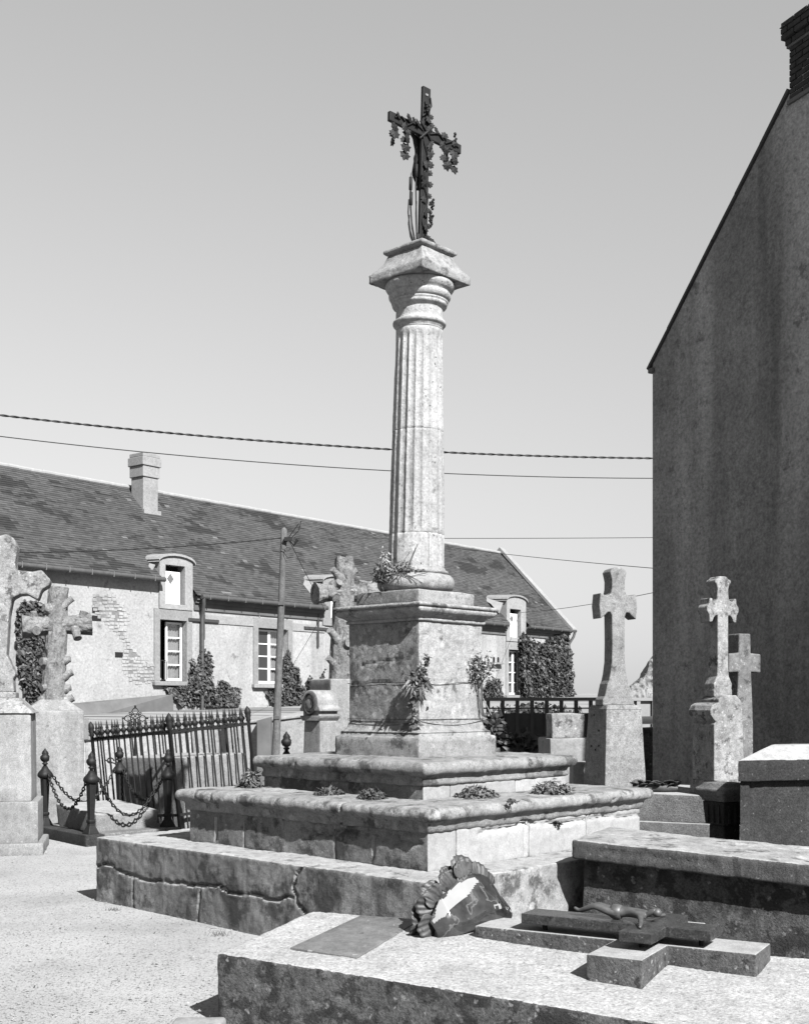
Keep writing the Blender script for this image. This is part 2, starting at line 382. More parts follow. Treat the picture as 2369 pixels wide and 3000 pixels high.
M['curtain'] = plain('net_curtain', .40, .9, .15, 6)

def glass():
    m, n, b = nmat('window_glass'); b.inputs['Base Color'].default_value = G(.02); b.inputs['Roughness'].default_value = .06; b.inputs['Specular IOR Level'].default_value = .6; return m
M['glass'] = glass()
def clear_glass():
    m, n, b = nmat('clear_pane'); out = [q for q in n.nodes if q.type == 'OUTPUT_MATERIAL'][0]
    g = n.nodes.new('ShaderNodeBsdfGlossy'); g.inputs['Roughness'].default_value = .04; t = n.nodes.new('ShaderNodeBsdfTransparent'); x = n.nodes.new('ShaderNodeMixShader'); x.inputs[0].default_value = .1
    n.links.new(t.outputs[0], x.inputs[1]); n.links.new(g.outputs[0], x.inputs[2]); n.links.new(x.outputs[0], out.inputs[0]); return m
M['pane'] = clear_glass()
def marble():
    m, n, b = nmat('marbled_glaze'); v = coords(n, rand=False)
    base = ramp(n, noise(n, v, 9, 5, .6), [(.35, .006), (.7, .03)])
    vn = noise(n, v, 3.5, 4, .5); a = n.nodes.new('ShaderNodeMath'); a.operation = 'SUBTRACT'; a.inputs[1].default_value = .5; n.links.new(vn, a.inputs[0])
    ab = n.nodes.new('ShaderNodeMath'); ab.operation = 'ABSOLUTE'; n.links.new(a.outputs[0], ab.inputs[0])
    col = mix(n, ramp(n, ab.outputs[0], [(.0, .35), (.010, 0)]), base, .14)
    n.links.new(col, b.inputs['Base Color']); b.inputs['Roughness'].default_value = .12; b.inputs['Coat Weight'].default_value = .6; b.inputs['Coat Roughness'].default_value = .05; return m
M['marble'] = marble()
M['glazewhite'] = plain('white_glaze', .5, .15, .06, 14, .5, 0, 0)
def gravel():
    m, n, b = nmat('pale_gravel'); v = coords(n, rand=False)
    big = ramp(n, noise(n, v, .8, 5, .6), [(.28, .125), (.5, .165), (.72, .19)])
    cells = voro(n, v, 85, 'F1', 'Color'); sp = n.nodes.new('ShaderNodeSeparateColor'); n.links.new(cells, sp.inputs[0])
    col = mix(n, 1.0, big, ramp(n, sp.outputs[0], [(0, .45), (.12, .85), (.3, 1.0), (1, 1.15)]), 'MULTIPLY')
    n.links.new(col, b.inputs['Base Color']); b.inputs['Roughness'].default_value = .95; b.inputs['Specular IOR Level'].default_value = .1
    bump(n, b, mix(n, .5, voro(n, v, 85), noise(n, v, 12, 6, .7)), .6, .01); return m
M['gravel'] = gravel()
def slate():
    m, n, b = nmat('slate_roof'); tc = n.nodes.new('ShaderNodeTexCoord')
    mp = n.nodes.new('ShaderNodeMapping'); n.links.new(tc.outputs['UV'], mp.inputs[0])
    br = n.nodes.new('ShaderNodeTexBrick'); br.inputs['Scale'].default_value = 1; br.inputs['Brick Width'].default_value = .2; br.inputs['Row Height'].default_value = .115
    br.inputs['Mortar Size'].default_value = .006; br.inputs['Color1'].default_value = G(0); br.inputs['Color2'].default_value = G(1); br.inputs['Mortar'].default_value = G(.25); br.inputs['Bias'].default_value = 0
    n.links.new(mp.outputs[0], br.inputs[0])
    base = ramp(n, br.outputs[0], [(0, .019), (.5, .029), (1, .038)])
    # repaired patches: whole slates, so the noise is read on a grid of slates
    st = n.nodes.new('ShaderNodeVectorMath'); st.operation = 'SNAP'; st.inputs[1].default_value = (.2, .115, 1); n.links.new(mp.outputs[0], st.inputs[0])
    mp3 = n.nodes.new('ShaderNodeMapping'); mp3.inputs['Scale'].default_value = (.55, 1.0, 1); n.links.new(st.outputs[0], mp3.inputs[0])
    patch = ramp(n, noise(n, mp3.outputs[0], .8, 3, .75), [(.55, 0), (.58, 1)])
    col = mix(n, patch, base, mix(n, .85, base, .008))
    wn = n.nodes.new('ShaderNodeTexWhiteNoise'); n.links.new(st.outputs[0], wn.inputs['Vector'])
    col = mix(n, ramp(n, wn.outputs['Value'], [(.992, 0), (.995, 1)]), col, .07)
    n.links.new(mix(n, 1.0, col, ramp(n, noise(n, mp.outputs[0], .5, 4, .6), [(.3, .85), (.7, 1.2)]), 'MULTIPLY'), b.inputs['Base Color'])
    b.inputs['Roughness'].default_value = .7; b.inputs['Specular IOR Level'].default_value = .25
    bump(n, b, br.outputs['Fac'], -.4, .01); return m
M['slate'] = slate()
def road():
    m, n, b = nmat('street_surface'); v = coords(n, (1, 1, 1), False)
    mp = n.nodes.new('ShaderNodeMapping'); mp.inputs['Rotation'].default_value = (0, 0, radians(-51)); mp.inputs['Scale'].default_value = (.06, 1, 1); n.links.new(v, mp.inputs[0])
    col = ramp(n, noise(n, mp.outputs[0], 1.6, 5, .65), [(.40, .026), (.47, .115), (.7, .155)])
    n.links.new(col, b.inputs['Base Color']); b.inputs['Roughness'].default_value = .9; bump(n, b, noise(n, v, 25, 5, .7), .4, .01); return m
M['road'] = road()

# ------------------------------------------------------------------ ground and street
def sheet(name, xs, ys, zf, mat):
    X, Y = np.meshgrid(np.array(xs), np.array(ys), indexing='ij'); Z = zf(X, Y)
    nx, ny = X.shape; i = np.arange(nx*ny).reshape(nx, ny)
    F = np.stack([i[:-1, :-1], i[1:, :-1], i[1:, 1:], i[:-1, 1:]], -1).reshape(-1, 4)
    return struct(newobj(name, np.stack([X, Y, Z], -1).reshape(-1, 3), F, mat))
def gz(X, Y):
    P = np.stack([X.ravel()*.9, Y.ravel()*.9, 0*X.ravel()], 1)
    near = np.clip(1-(np.hypot(X, Y-12)/25), 0, 1)
    return (.018*fbm(P, 3)).reshape(X.shape)*near-.008
xs = np.concatenate([[-1500, -300, -60, -25], np.arange(-12, 12.01, .12), [25, 60, 300, 1500]])
ys = np.concatenate([[-300, -40, -5], np.arange(2, 26, .12), [40, 90, 300, 1800]])
sheet('ground', xs, ys, gz, M['gravel'])
WD = Vector((.621, .784, 0)).normalized(); WN = Vector((-WD.y, WD.x, 0))     # along the farmhouse wall, and into it
ST0 = at(250, 2060, 26)
def stz(X, Y):
    q = (X-ST0.x)*WD.x+(Y-ST0.y)*WD.y; p = (X-ST0.x)*WN.x+(Y-ST0.y)*WN.y
    return EYE-.62+.022*np.clip(q, -10, 45)+.035*np.clip(p, -20, 6.5)
sheet('street', np.linspace(-45, 60, 70), np.concatenate([[24.9], np.linspace(25.4, 110, 60)]), stz, M['road'])
# loose pebbles on the gravel
n = 14000
pd = 5.4+10*rng.random(n)**1.6; px_ = rng.uniform(-40, 1250, n); P = np.stack([(px_-CXP)/FPX*pd, pd, np.zeros(n)], 1)
sz = .003+.006*rng.random(n)**3+.009*(rng.random(n) > .985)
octa = np.array([(1, 0, 0), (-1, 0, 0), (0, 1, 0), (0, -1, 0), (0, 0, .7), (0, 0, -.7)], float)
of = np.array([(0, 2, 4), (2, 1, 4), (1, 3, 4), (3, 0, 4)])
V = (P[:, None, :]+octa[None]*sz[:, None, None]*rng.uniform(.6, 1.3, (n, 6, 1))).reshape(-1, 3); V[:, 2] += .004
F = (of[None]+6*np.arange(n)[:, None, None]).reshape(-1, 3)
o = newobj('pebbles', V, F, stone('pebble', .3, .62, 6, bstr=.2, fine=.3), None, None, False)
tag(o, 'loose pale pebbles strewn over the gravel yard', 'gravel', None, 'stuff')

# ------------------------------------------------------------------ leaves
def leafcloud(name, P, N, size, mat, parent=None, spread=.7, droop=.3, aspect=.85, fold=.25):
    P = np.asarray(P, float); n = len(P); N = np.asarray(N, float)*np.ones((n, 1))
    nr = N+spread*rng.normal(size=(n, 3)); nr /= np.linalg.norm(nr, axis=1, keepdims=True)
    dn = np.array([0, 0, -1.0])*droop+rng.normal(size=(n, 3))*.6
    t = dn-nr*(dn*nr).sum(1, keepdims=True); t /= np.linalg.norm(t, axis=1, keepdims=True)
    s = np.cross(nr, t); L = size*rng.uniform(.6, 1.3, (n, 1)); W = L*aspect*.5
    V = np.stack([P-t*L*.1, P+t*L*.25+s*W-nr*L*fold*.5, P+t*L*.5+s*W*.7-nr*L*fold*.3, P+t*L, P+t*L*.5-s*W*.7-nr*L*fold*.3, P+t*L*.25-s*W-nr*L*fold*.5], 1).reshape(-1, 3)
    b = 6*np.arange(n)[:, None, None]
    F = (np.array([(0, 1, 2, 3), (0, 3, 4, 5)])[None]+b).reshape(-1, 4)
    return newobj(name, V, F, mat, parent, None, False)
def inpoly(x, y, poly):
    c = np.zeros(len(x), bool); j = len(poly)-1
    for i in range(len(poly)):
        xi, yi = poly[i]; xj, yj = poly[j]
        c ^= ((yi > y) != (yj > y)) & (x < (xj-xi)*(y-yi)/(yj-yi+1e-9)+xi); j = i
    return c

# ------------------------------------------------------------------ farmhouse
HX0 = (485-CXP)/FPX*36.0
def ht(px):
    k = (px-CXP)/FPX; return (-HX0+36*k)/(WD.x-WD.y*k)
def hz(px, py): return EYE+(HOR-py)/FPX*(36+WD.y*ht(px))
def hw(px, py): return ht(px), hz(px, py)
house = thing('farmhouse', 'long stone farmhouse with slate roof, dormers and ivy across the street', 'house', (HX0, 36, 0), atan2(WD.y, WD.x))
EL, ER, RD = EYE+3.80, EYE+3.42, EYE+7.1
TL, TS, TR, HALF = -13.0, ht(556), ht(1664), 3.62
openings = []
def op(px0, px1, py0, py1):
    pm = (px0+px1)/2; q = (ht(px0), ht(px1), hz(pm, py1), hz(pm, py0)); openings.append(q); return q
W1 = op(467, 545, 1817, 1997); W2 = op(755, 842, 1842, 2005); W3 = op(1488, 1528, 1904, 2037)
W2b = (ht(1010), ht(1075), W2[2]+.1, W2[3]+.1); openings.append(W2b)
holes = []
for px0, px1, py0, py1 in ((481, 538, 1657, 1771), (965, 1003, 1722, 1812), (1490, 1522, 1785, 1868)):
    pm = (px0+px1)/2; holes.append((ht(px0), ht(px1), hz(pm, py1), hz(pm, py0)))
def wall_cells(t0, t1, z0, z1, name):
    ts = sorted({t0, t1, *[q for o in openings+holes for q in o[:2] if t0 < q < t1], *np.arange(t0, t1, 1.0).tolist()})
    zs = sorted({z0, z1, *[q for o in openings+holes for q in o[2:] if z0 < q < z1]})
    mb = MB()
    for a, b in zip(ts[:-1], ts[1:]):
        for c, d in zip(zs[:-1], zs[1:]):
            m_, n_ = (a+b)/2, (c+d)/2
            if any(o[0] < m_ < o[1] and o[2] < n_ < o[3] for o in openings+holes): continue
            mb.add([(a, 0, c), (b, 0, c), (b, 0, d), (a, 0, d)], [(0, 1, 2, 3)])
    for o in openings:
        if t0 <= o[0] <= t1:
            a, b, c, d = o; y = .32
            mb.add([(a, 0, c), (a, y, c), (a, y, d), (a, 0, d)], [(0, 1, 2, 3)]); mb.add([(b, 0, c), (b, y, c), (b, y, d), (b, 0, d)], [(3, 2, 1, 0)])
            mb.add([(a, 0, d), (a, y, d), (b, y, d), (b, 0, d)], [(0, 1, 2, 3)]); mb.add([(a, 0, c), (a, y, c), (b, y, c), (b, 0, c)], [(3, 2, 1, 0)])
    return mb.build(name, M['plaster'], house)
wall_cells(TL, TS, .3, EL, 'wall'); wall_cells(TS, TR, .3, ER, 'wall')
mb = MB(); mb.add([(TR, 0, .3), (TR, 2*HALF, .3), (TR, 2*HALF, ER), (TR, HALF, RD-.1), (TR, 0, ER)], [(0, 1, 2, 3, 4)])
mb.add([(TL, 2*HALF, .3), (TR, 2*HALF, .3), (TR, 2*HALF, ER), (TL, 2*HALF, ER)], [(3, 2, 1, 0)])
mb.add([(TL, 0, .3), (TL, 2*HALF, .3), (TL, 2*HALF, ER), (TL, HALF, RD-.1), (TL, 0, ER)], [(4, 3, 2, 1, 0)])
mb.build('gable_wall', M['plaster'], house)
mb = MB(); mb.box(TL+.2, TR-.2, 1.6, 1.7, .4, ER); mb.build('inner_wall', M['black'], house)  # inner board painted black for the unlit rooms
DORM = [(513, 1.3), (985, 1.5), (1509, 1.5)]
def roof_part(name, t0, t1, pts_):
    mb = MB(); uv = []
    cuts = sorted({t0, t1, *[q for pc, wd in DORM for q in (ht(pc)-wd/2, ht(pc)+wd/2) if t0 < q < t1]})
    tt = []
    for a, b in zip(cuts[:-1], cuts[1:]): tt += list(np.linspace(a, b, max(1, int((b-a)/3))+1))[:-1]
    tt.append(t1)
    ln = [0]; pts = pts_
    for (y0, z0), (y1, z1) in zip(pts[:-1], pts[1:]): ln.append(ln[-1]+math.hypot(y1-y0, z1-z0))
    for a, b in zip(tt[:-1], tt[1:]):
        indorm = any(abs((a+b)/2-ht(pc)) < wd/2 for pc, wd in DORM)
        for j in range(len(pts)-1):
            if indorm and pts[j][0] < .25: continue
            mb.add([(a, pts[j][0], pts[j][1]), (b, pts[j][0], pts[j][1]), (b, pts[j+1][0], pts[j+1][1]), (a, pts[j+1][0], pts[j+1][1])], [(0, 1, 2, 3)])
            uv += [(a, ln[j]), (b, ln[j]), (b, ln[j+1]), (a, ln[j+1])]
    o = mb.build(name, M['slate'], house)
    u = o.data.uv_layers.new(name='UVMap')
    for i, q in enumerate(uv): u.data[i].uv = q
    return o
def courses(y0, z0, y1, z1, n=46):
    # slate courses: every course lies on the one below, so the slope steps up by a slate's thickness
    out = []
    d = Vector((y1-y0, z1-z0)); nn = Vector((-d.y, d.x)).normalized()
    for i in range(n):
        a = Vector((y0, z0))+d*(i/n); b = Vector((y0, z0))+d*((i+1)/n)
        out += [tuple(a+nn*.014), tuple(b+nn*.002)]
    return out+[(y1, z1)]
roofR = roof_part('roof', TS, TR, courses(-.28, ER-.12, HALF, RD)+[(2*HALF+.3, ER-.2)])
roofL = roof_part('roof', TL, TS, courses(-.22, EL-.10, HALF, RD, 44)+[(2*HALF+.3, ER-.2)])
# ridge tiles in pale mortar
mb = MB(); mb.lathe([(.075, 0), (.085, .03), (.08, .44)], 10); rt = mb.build('ridge_tile', plain('ridge_mortar', .5, .9, .12, 6), roofR)
x = TL; first = True
while x < TR-.3:
    Mx = Matrix.Translation((x, HALF, RD+.0))@Matrix.Rotation(pi/2, 4, 'Y')@Matrix.Scale(.5+random.uniform(.36, .5), 4)
    Mx = Matrix.Translation((x, HALF, RD+.02+random.uniform(-.008, .008)))@Matrix.Rotation(pi/2, 4, 'Y')
    if first: rt.matrix_local = Mx; first = False
    else: inst(rt, roofR if x > TS else roofL, Mx)
    x += .43
# gable coping
mb = MB()
for a, b in (((-.35, ER-.2), (HALF, RD+.12)), ((HALF, RD+.12), (2*HALF+.3, ER-.2))):
    mb.add([(TR-.22, a[0], a[1]), (TR+.12, a[0], a[1]), (TR+.12, b[0], b[1]), (TR-.22, b[0], b[1]), (TR-.22, a[0], a[1]+.17), (TR+.12, a[0], a[1]+.17), (TR+.12, b[0], b[1]+.17), (TR-.22, b[0], b[1]+.17)],
           [(0, 3, 2, 1), (4, 5, 6, 7), (0, 1, 5, 4), (1, 2, 6, 5), (2, 3, 7, 6), (3, 0, 4, 7)])
mb.build('gable_coping', M['trim'], house)
# gutters, cornice, downpipe
def gutter(t0, t1, z, y=-.3):
    mb = MB(); mb.tube([(t0, y, z), (t1, y, z)], .075, 10); g = mb.build('gutter', M['zinc'], house, None, True)
    mb = MB(); mb.box(-.01, .01, -.08, .08, -.08, .08); br = None
    k = t0+.3
    while k < t1:
        if br is None: br = mb.build('bracket', plain('bracket_zinc', .26, .5, .1, 5), g); br.location = (k, y, z)
        else: inst(br, g, Matrix.Translation((k, y, z)))
        k += .75
gutter(TL, ht(464), EL-.12); gutter(ht(572), ht(985)-.8, ER-.14); gutter(ht(985)+.8, ht(1472), ER-.14); gutter(ht(1534), TR+.15, ER-.14)
for c0_, c1_ in ((TS+.15, ht(985)-.76), (ht(985)+.76, ht(1509)-.76), (ht(1509)+.76, TR)):
    mb = MB(); mb.box(c0_, c1_, -.19, -.003, ER-.24, ER-.14); mb.box(c0_, c1_, -.12, -.003, ER-.33, ER-.2402); mb.box(c0_, c1_, -.05, -.003, ER-.55, ER-.3302); mb.build('cornice', M['cornice'], house)
tp = ht(586); mb = MB(); mb.tube([(tp-.12, -.3, ER-.16), (tp-.1, -.28, ER-.35), (tp, -.12, ER-.62), (tp, -.1, ER-.8), (tp, -.1, .9)], .06, 10); mb.build('downpipe', M['zinc'], house, None, True)
mb = MB(); mb.tube([(TR+.1, -.3, ER-.16), (TR+.05, -.25, ER-.4), (TR-.1, -.1, ER-.75), (TR-.1, -.1, ER-2.2)], .06, 8); mb.build('downpipe', M['zinc'], house, None, True)
# stone surrounds
def surround(q, name='window_surround', wd=.22, sill=True):
    a, b, c, d = q; mb = MB(); y = -.035
    mb.box(a-wd, a, y, -.002, c, d); mb.box(b, b+wd, y, -.002, c, d); mb.box(a-wd, b+wd, y, -.002, d+.0005, d+.32)
    s = mb.build(name, M['trim'], house)
    if sill:
        m2 = MB(); m2.box(a-wd-.06, b+wd+.06, -.14, .1, c-.13, c-.001); bevel(m2.build('window_sill', M['trim'], house), .02)
for q in (W1, W2, W3, W2b): surround(q)
def casement(t0, t1, z0, z1, rows, glassmat, curtain, yy=.2, rail=.06):
    fr = MB(); y0, y1 = yy-.025, yy+.025
    fr.box(t0, t0+rail, y0, y1, z0, z1); fr.box(t1-rail, t1, y0, y1, z0, z1); fr.box(t0+rail, t1-rail, y0, y1, z0, z0+rail*1.4); fr.box(t0+rail, t1-rail, y0, y1, z1-rail, z1)
    hh = (z1-rail-z0-rail*1.4)/rows
    for i in range(1, rows): fr.box(t0+rail, t1-rail, y0, y1, z0+rail*1.4+hh*i-.02, z0+rail*1.4+hh*i+.02)
    f = fr.build('window', M['white'], house)
    for i in range(rows):
        p = MB(); za = z0+rail*1.4+hh*i; p.box(t0+rail*.9, t1-rail*.9, yy-.004, yy+.004, za-.01, za+hh+.005); p.build('pane', glassmat, f)
    if curtain:
        X = np.linspace(t0+.03, t1-.03, 40); V = []; F = []
        for i, q in enumerate(X): V += [(q, yy+.09+.022*sin(q*60)+.01*sin(q*23), z0+.03), (q, yy+.09+.022*sin(q*60+.6)+.01*sin(q*23), z1-.03)]
        for i in range(39): F.append([2*i, 2*i+2, 2*i+3, 2*i+1])
        newobj('curtain', V, F, M['curtain'], f)
a, b, c, d = W1; tm = ht(497); casement(tm, b-.02, c+.02, d-.05, 4, M['pane'], True)
mb = MB(); mb.box(a+.02, tm-.02, .15, .2, c+.02, c+.06)
for i in range(4): mb.box(a+.08+.11*i, a+.10+.11*i, .16, .18, c+.06, c+.62)
mb.box(a+.02, tm-.02, .155, .185, c+.62, c+.65); mb.build('window_guard', M['iron'], house)
a, b, c, d = W2; tm = (a+b)/2; casement(a+.02, tm, c+.02, d-.04, 4, M['glass'], False); casement(tm, b-.02, c+.02, d-.04, 4, M['pane'], True)
a, b, c, d = W2b; tm = (a+b)/2; casement(a+.02, tm, c+.02, d-.04, 4, M['glass'], False); casement(tm, b-.02, c+.02, d-.04, 4, M['pane'], True)
a, b, c, d = W3; casement(a+.02, (a+b)/2+.08, c+.02, d-.04, 4, M['pane'], True); casement((a+b)/2+.1, b-.02, c+.02, d-.04, 4, M['pane'], True)
# dormers
def dormer(pc, wd, zb, zt, od, door=True, spring=.16):
    tc = ht(pc); y = -.06
    n = 9; out = [(tc-wd/2, zb), (tc+wd/2, zb), (tc+wd/2, zt-spring)]
    out += [(tc+wd/2*cos(pi*i/n), zt-spring+spring*sin(pi*i/n)) for i in range(1, n)]+[(tc-wd/2, zt-spring)]
    t0, t1, z0, z1 = od
    mb = MB()
    # front of the dormer with its opening: two cheeks, apron and arched head
    mb.box(tc-wd/2, t0, y, .3, zb, z1); mb.box(t1, tc+wd/2, y, .3, zb, z1); mb.box(t0, t1, y, .3, zb, z0)
    arch = [(tc-wd/2, z1), (tc+wd/2, z1)]+out[2:]
    m = len(arch); V = [(p, y, q) for p, q in arch]+[(p, .3, q) for p, q in arch]
    mb.add(V, [list(range(m)), list(range(2*m-1, m-1, -1))]+[[i, i+m, (i+1) % m+m, (i+1) % m] for i in range(m)])
    dm = mb.build('dormer', M['trim'], house)
    # hood and cheeks running back into the roof
    mb = MB(); hood = [(tc+(wd/2+.07)*cos(pi*i/n), zt-spring+(spring+.07)*sin(pi*i/n)) for i in range(n+1)]
    V = [(p, y-.07, q) for p, q in hood]+[(p, 1.9, q+.1) for p, q in hood]+[(p, y-.07, q-.07) for p, q in hood]+[(p, 1.9, q) for p, q in hood]; m = n+1
    F = []
    for i in range(n): F += [[i, i+1, m+i+1, m+i], [2*m+i, 3*m+i, 3*m+i+1, 2*m+i+1], [i, 2*m+i, 2*m+i+1, i+1]]
    mb.add(V, F); mb.build('dormer_hood', M['trim'], dm)
    mb = MB(); mb.box(tc-wd/2+.02, tc+wd/2-.02, .31, 1.9, zb+.1, zt-spring); mb.build('dormer_cheek', M['cornice'], dm)
    mb = MB(); mb.add([(tc-wd/2-.1, .1, zt-.35), (tc-wd/2-.38, .1, zt-.75), (tc-wd/2-.3, .1, zt-.75), (tc-wd/2-.02, .1, zt-.3), (tc-wd/2-.1, 1.5, zt+.1), (tc-wd/2-.38, .5, zt-.35), (tc-wd/2-.3, .6, zt-.35), (tc-wd/2-.02, 1.5, zt+.15)],
        [(0, 1, 2, 3), (0, 4, 5, 1), (3, 7, 4, 0), (2, 6, 7, 3), (1, 5, 6, 2)]); mb.build('mortar_flashing', plain('flashing_mortar', .42, .9, .15, 6), dm)
    if door:
        mb = MB(); mb.box(t0, t1-.06, .1, .14, z0+.02, z1-(z1-z0)*.15); sh = mb.build('loft_shutter', M['white'], dm)
        mb = MB(); c = ((t0+t1)/2-.06, .097, z0+(z1-z0)*.66); r = .17
        mb.add([(c[0]-r*.8, c[1], c[2]), (c[0], c[1], c[2]-r), (c[0]+r*.8, c[1], c[2]), (c[0], c[1], c[2]+r)], [(0, 1, 2, 3)]); mb.build('diamond_hole', plain('old_board', .22, .9, .2, 20), sh)
        mb = MB(); mb.box(t0, t1, .28, .29, z0, z1); mb.build('loft_shade', M['black'], dm)  # black sheet painted for the dark of the loft
    return dm
def od(px0, px1, py0, py1): pm = (px0+px1)/2; return (ht(px0), ht(px1), hz(pm, py1), hz(pm, py0))
dormer(513, 1.3, hz(513, 1786), hz(513, 1630), od(481, 538, 1657, 1771))
dormer(985, 1.5, hz(985, 1835), hz(985, 1690), od(965, 1003, 1722, 1812))
dormer(1509, 1.5, hz(1509, 1880), hz(1509, 1748), od(1490, 1522, 1785, 1868))
# chimney on the ridge
zc0 = RD-1.2; tch = ht(442)-2.0
tch = -1.9
k = (422-CXP)/FPX
def chim_t(px, y): # t on a plane at local depth y
    X0 = HX0+WN.x*y; Y0 = 36+WN.y*y; k = (px-CXP)/FPX; return (-X0+Y0*k)/(WD.x-WD.y*k)
yc = 2.75; tA, tB = chim_t(420, yc), chim_t(463, yc); 
chz = lambda py: EYE+(HOR-py)/FPX*(36+WN.y*yc+WD.y*tA)
ch = None
mb = MB(); mb.box(tA, tB, yc, yc+.62, RD-1.4, chz(1395)); mb.box(tA-.04, tB+.04, yc-.04, yc+.66, chz(1395)+.001, chz(1362)); mb.box(tA-.08, tB+.08, yc-.08, yc+.70, chz(1362)+.001, chz(1336)); mb.box(tA-.05, tB+.05, yc-.05, yc+.65, chz(1336)+.001, chz(1324))
bevel(mb.build('chimney', M['trim'], house), .02)
mb = MB(); mb.box(tA-.05, tB+.05, yc-.10, yc, RD-.98, RD-.80); mb.build('chimney_flashing', M['trim'], house)
# iron wall anchors, medallion, panel lines, pigeon holes, rubble patch
def anchor(px, py, hwid, hgt):
    t, z = hw(px, py); mb = MB(); mb.box(t-hwid, t+hwid, -.07, -.012, z-.045, z+.045); mb.box(t-.04, t+.04, -.055, -.01, z-hgt, z+hgt*.9); mb.build('wall_anchor', M['rust'], house)
anchor(594, 1818, .62, .6); anchor(929, 1842, .7, .65)
t, z = hw(788, 1804); mb = MB()
mb.tube([(t+.47*cos(q), -.012, z+.24*sin(q)) for q in np.linspace(0, 2*pi, 33)], .025, 6, False); mb.build('oval_medallion', M['trim'], house, None, True)
for p0, p1, pz in ((600, 744, 1832), (836, 950, 1852)):
    (a, z0), (b, z1) = hw(p0, pz), hw(p1, pz); mb = MB(); zc = (hz((p0+p1)/2, pz)+.02); mb.box(a, b, -.03, -.002, zc, zc+.25); mb.build('string_course', M['trim'], house)
t, z = hw(1452, 1938); mb = MB(); mb.box(t-.35, t+.35, -.2, -.002, z-.12, z-.05)
mb.build('pigeon_ledge', M['trim'], house)
for s in (-.16, .16):
    mb = MB(); mb.box(t+s-.07, t+s+.07, -.012, -.002, z-.05, z+.12); mb.tube([(t+s, -.012, z+.12), (t+s, -.002, z+.12)], .07, 12); mb.build('pigeon_hole_shade', M['black'], house)  # flat black plates painted for the shade inside the holes
for px, py, a_ in ((280, 1788, .12), (282, 1811, .16), (348, 1918, .14)):
    t, z = hw(px, py); mb = MB(); mb.box(t-a_, t+a_, -.012, -.002, z-.08, z+.07); mb.build('wall_hole_shade', M['black'], house)  # black plate on the wall stands in for a hole's shade
mb = MB()
r = random.Random(3)
for i in range(26):
    f = i/25; cx_ = 300+f*125; cy = 1745+f*255; wid = 28+20*sin(f*9)
    x = cx_-wid
    while x < cx_+wid:
        wpx = r.uniform(7, 17); t, z = hw(x, cy+r.uniform(-2, 2)); t2, _ = hw(x+wpx, cy)
        if r.random() < .85:
            hh = r.uniform(.030, .047); y = -r.uniform(.006, .02)
            mb.box(t, t2-.012, y, -.0021, z-hh, z+hh)
        x += wpx
mq = MB()
for i in range(25):
    f = i/25; g = (i+1)/25; w0, w1 = 26+20*sin(f*9), 26+20*sin(g*9); q4 = [(300+f*125-w0, 1745+f*255), (300+f*125+w0-4, 1745+f*255), (300+g*125+w1-4, 1745+g*255), (300+g*125-w1, 1745+g*255)]
    mq.add([(hw(a, b)[0], -.002, hw(a, b)[1]) for a, b in q4], [(0, 3, 2, 1)])
mq.build('rubble_mortar', plain('rubble_mortar', .3, .95, .3, 9), house)
o = bevel(mb.build('exposed_rubble', M['plaster'], house), .012, 1); o['kind'] = 'stuff'
# ramped plinth along the foot of the house
mb = MB(); t0, t1 = ht(120), ht(500)
mb.add([(t0, -.5, 1.0), (t1, -.12, 1.2), (t1, 0, 1.2), (t0, 0, 1.0), (t0, -.2, 1.55), (t1, -.12, 1.95), (t1, 0, 1.95), (t0, 0, 1.6)], [(0, 1, 5, 4), (4, 5, 6, 7), (1, 2, 6, 5)])
mb.build('plinth', M['cornice'], house)
# climbing ivy on the house front, each plant its own thing
def ivy(poly, n, size, label, mat, thick=.14, d0=.02):
    pts = np.array(poly, float); lo, hi = pts.min(0), pts.max(0)
    x = rng.uniform(lo[0], hi[0], n*4); y = rng.uniform(lo[1], hi[1], n*4); ok = inpoly(x, y, poly); x, y = x[ok][:n], y[ok][:n]
    root = thing('ivy_plant', label, 'ivy', house.matrix_basis@Vector((ht((lo[0]+hi[0])/2), 0, hz((lo[0]+hi[0])/2, hi[1]))), house.rotation_euler.z, 'ivy on the farmhouse wall')
    t0, z0 = ht((lo[0]+hi[0])/2), hz((lo[0]+hi[0])/2, hi[1])
    t = np.array([ht(a) for a in x])-t0; z = np.array([hz(a, b) for a, b in zip(x, y)])-z0
    bl = .5+.5*vnoise(np.stack([t*1.7, z*1.7, 0*t], 1))
    leafcloud('foliage', np.stack([t, -(d0+thick*bl*rng.random(len(t))**.5), z], 1), (0, -1, .35), size, mat, root, .55, .8)
    mb = MB()
    for i in range(4):
        s = random.uniform(-.3, .3); h = z.max()*random.uniform(.3, .7); mb.tube([(s*.4, -.02, 0), (s, -.025, h*.5), (s*1.2+.1, -.02, h)], [.02, .014, .006], 5)
    mb.build('stem', M['stem'], root); return root
house.rotation_euler = house.rotation_euler; bpy.context.view_layer.update()
ivy([(478, 2012), (520, 2060), (640, 2066), (695, 2062), (692, 2010), (682, 2035), (668, 2005), (645, 1992), (628, 2030), (612, 1985), (606, 1900), (596, 1930), (590, 1884), (578, 1935), (570, 1990), (556, 1925), (550, 1985), (540, 2005), (500, 2010)], 2600, .13, 'bushy ivy climbing the downpipe beside the open window', M['ivy'], .3)
ivy([(772, 2025), (800, 2066), (900, 2070), (945, 2068), (945, 1960), (935, 2000), (915, 2010), (898, 1975), (890, 2015), (872, 2000), (866, 1950), (852, 1955), (838, 1900), (826, 1960), (822, 2010), (790, 2020)], 1800, .13, 'pointed ivy growing up the wall behind the wooden pole', M['ivy'], .28)
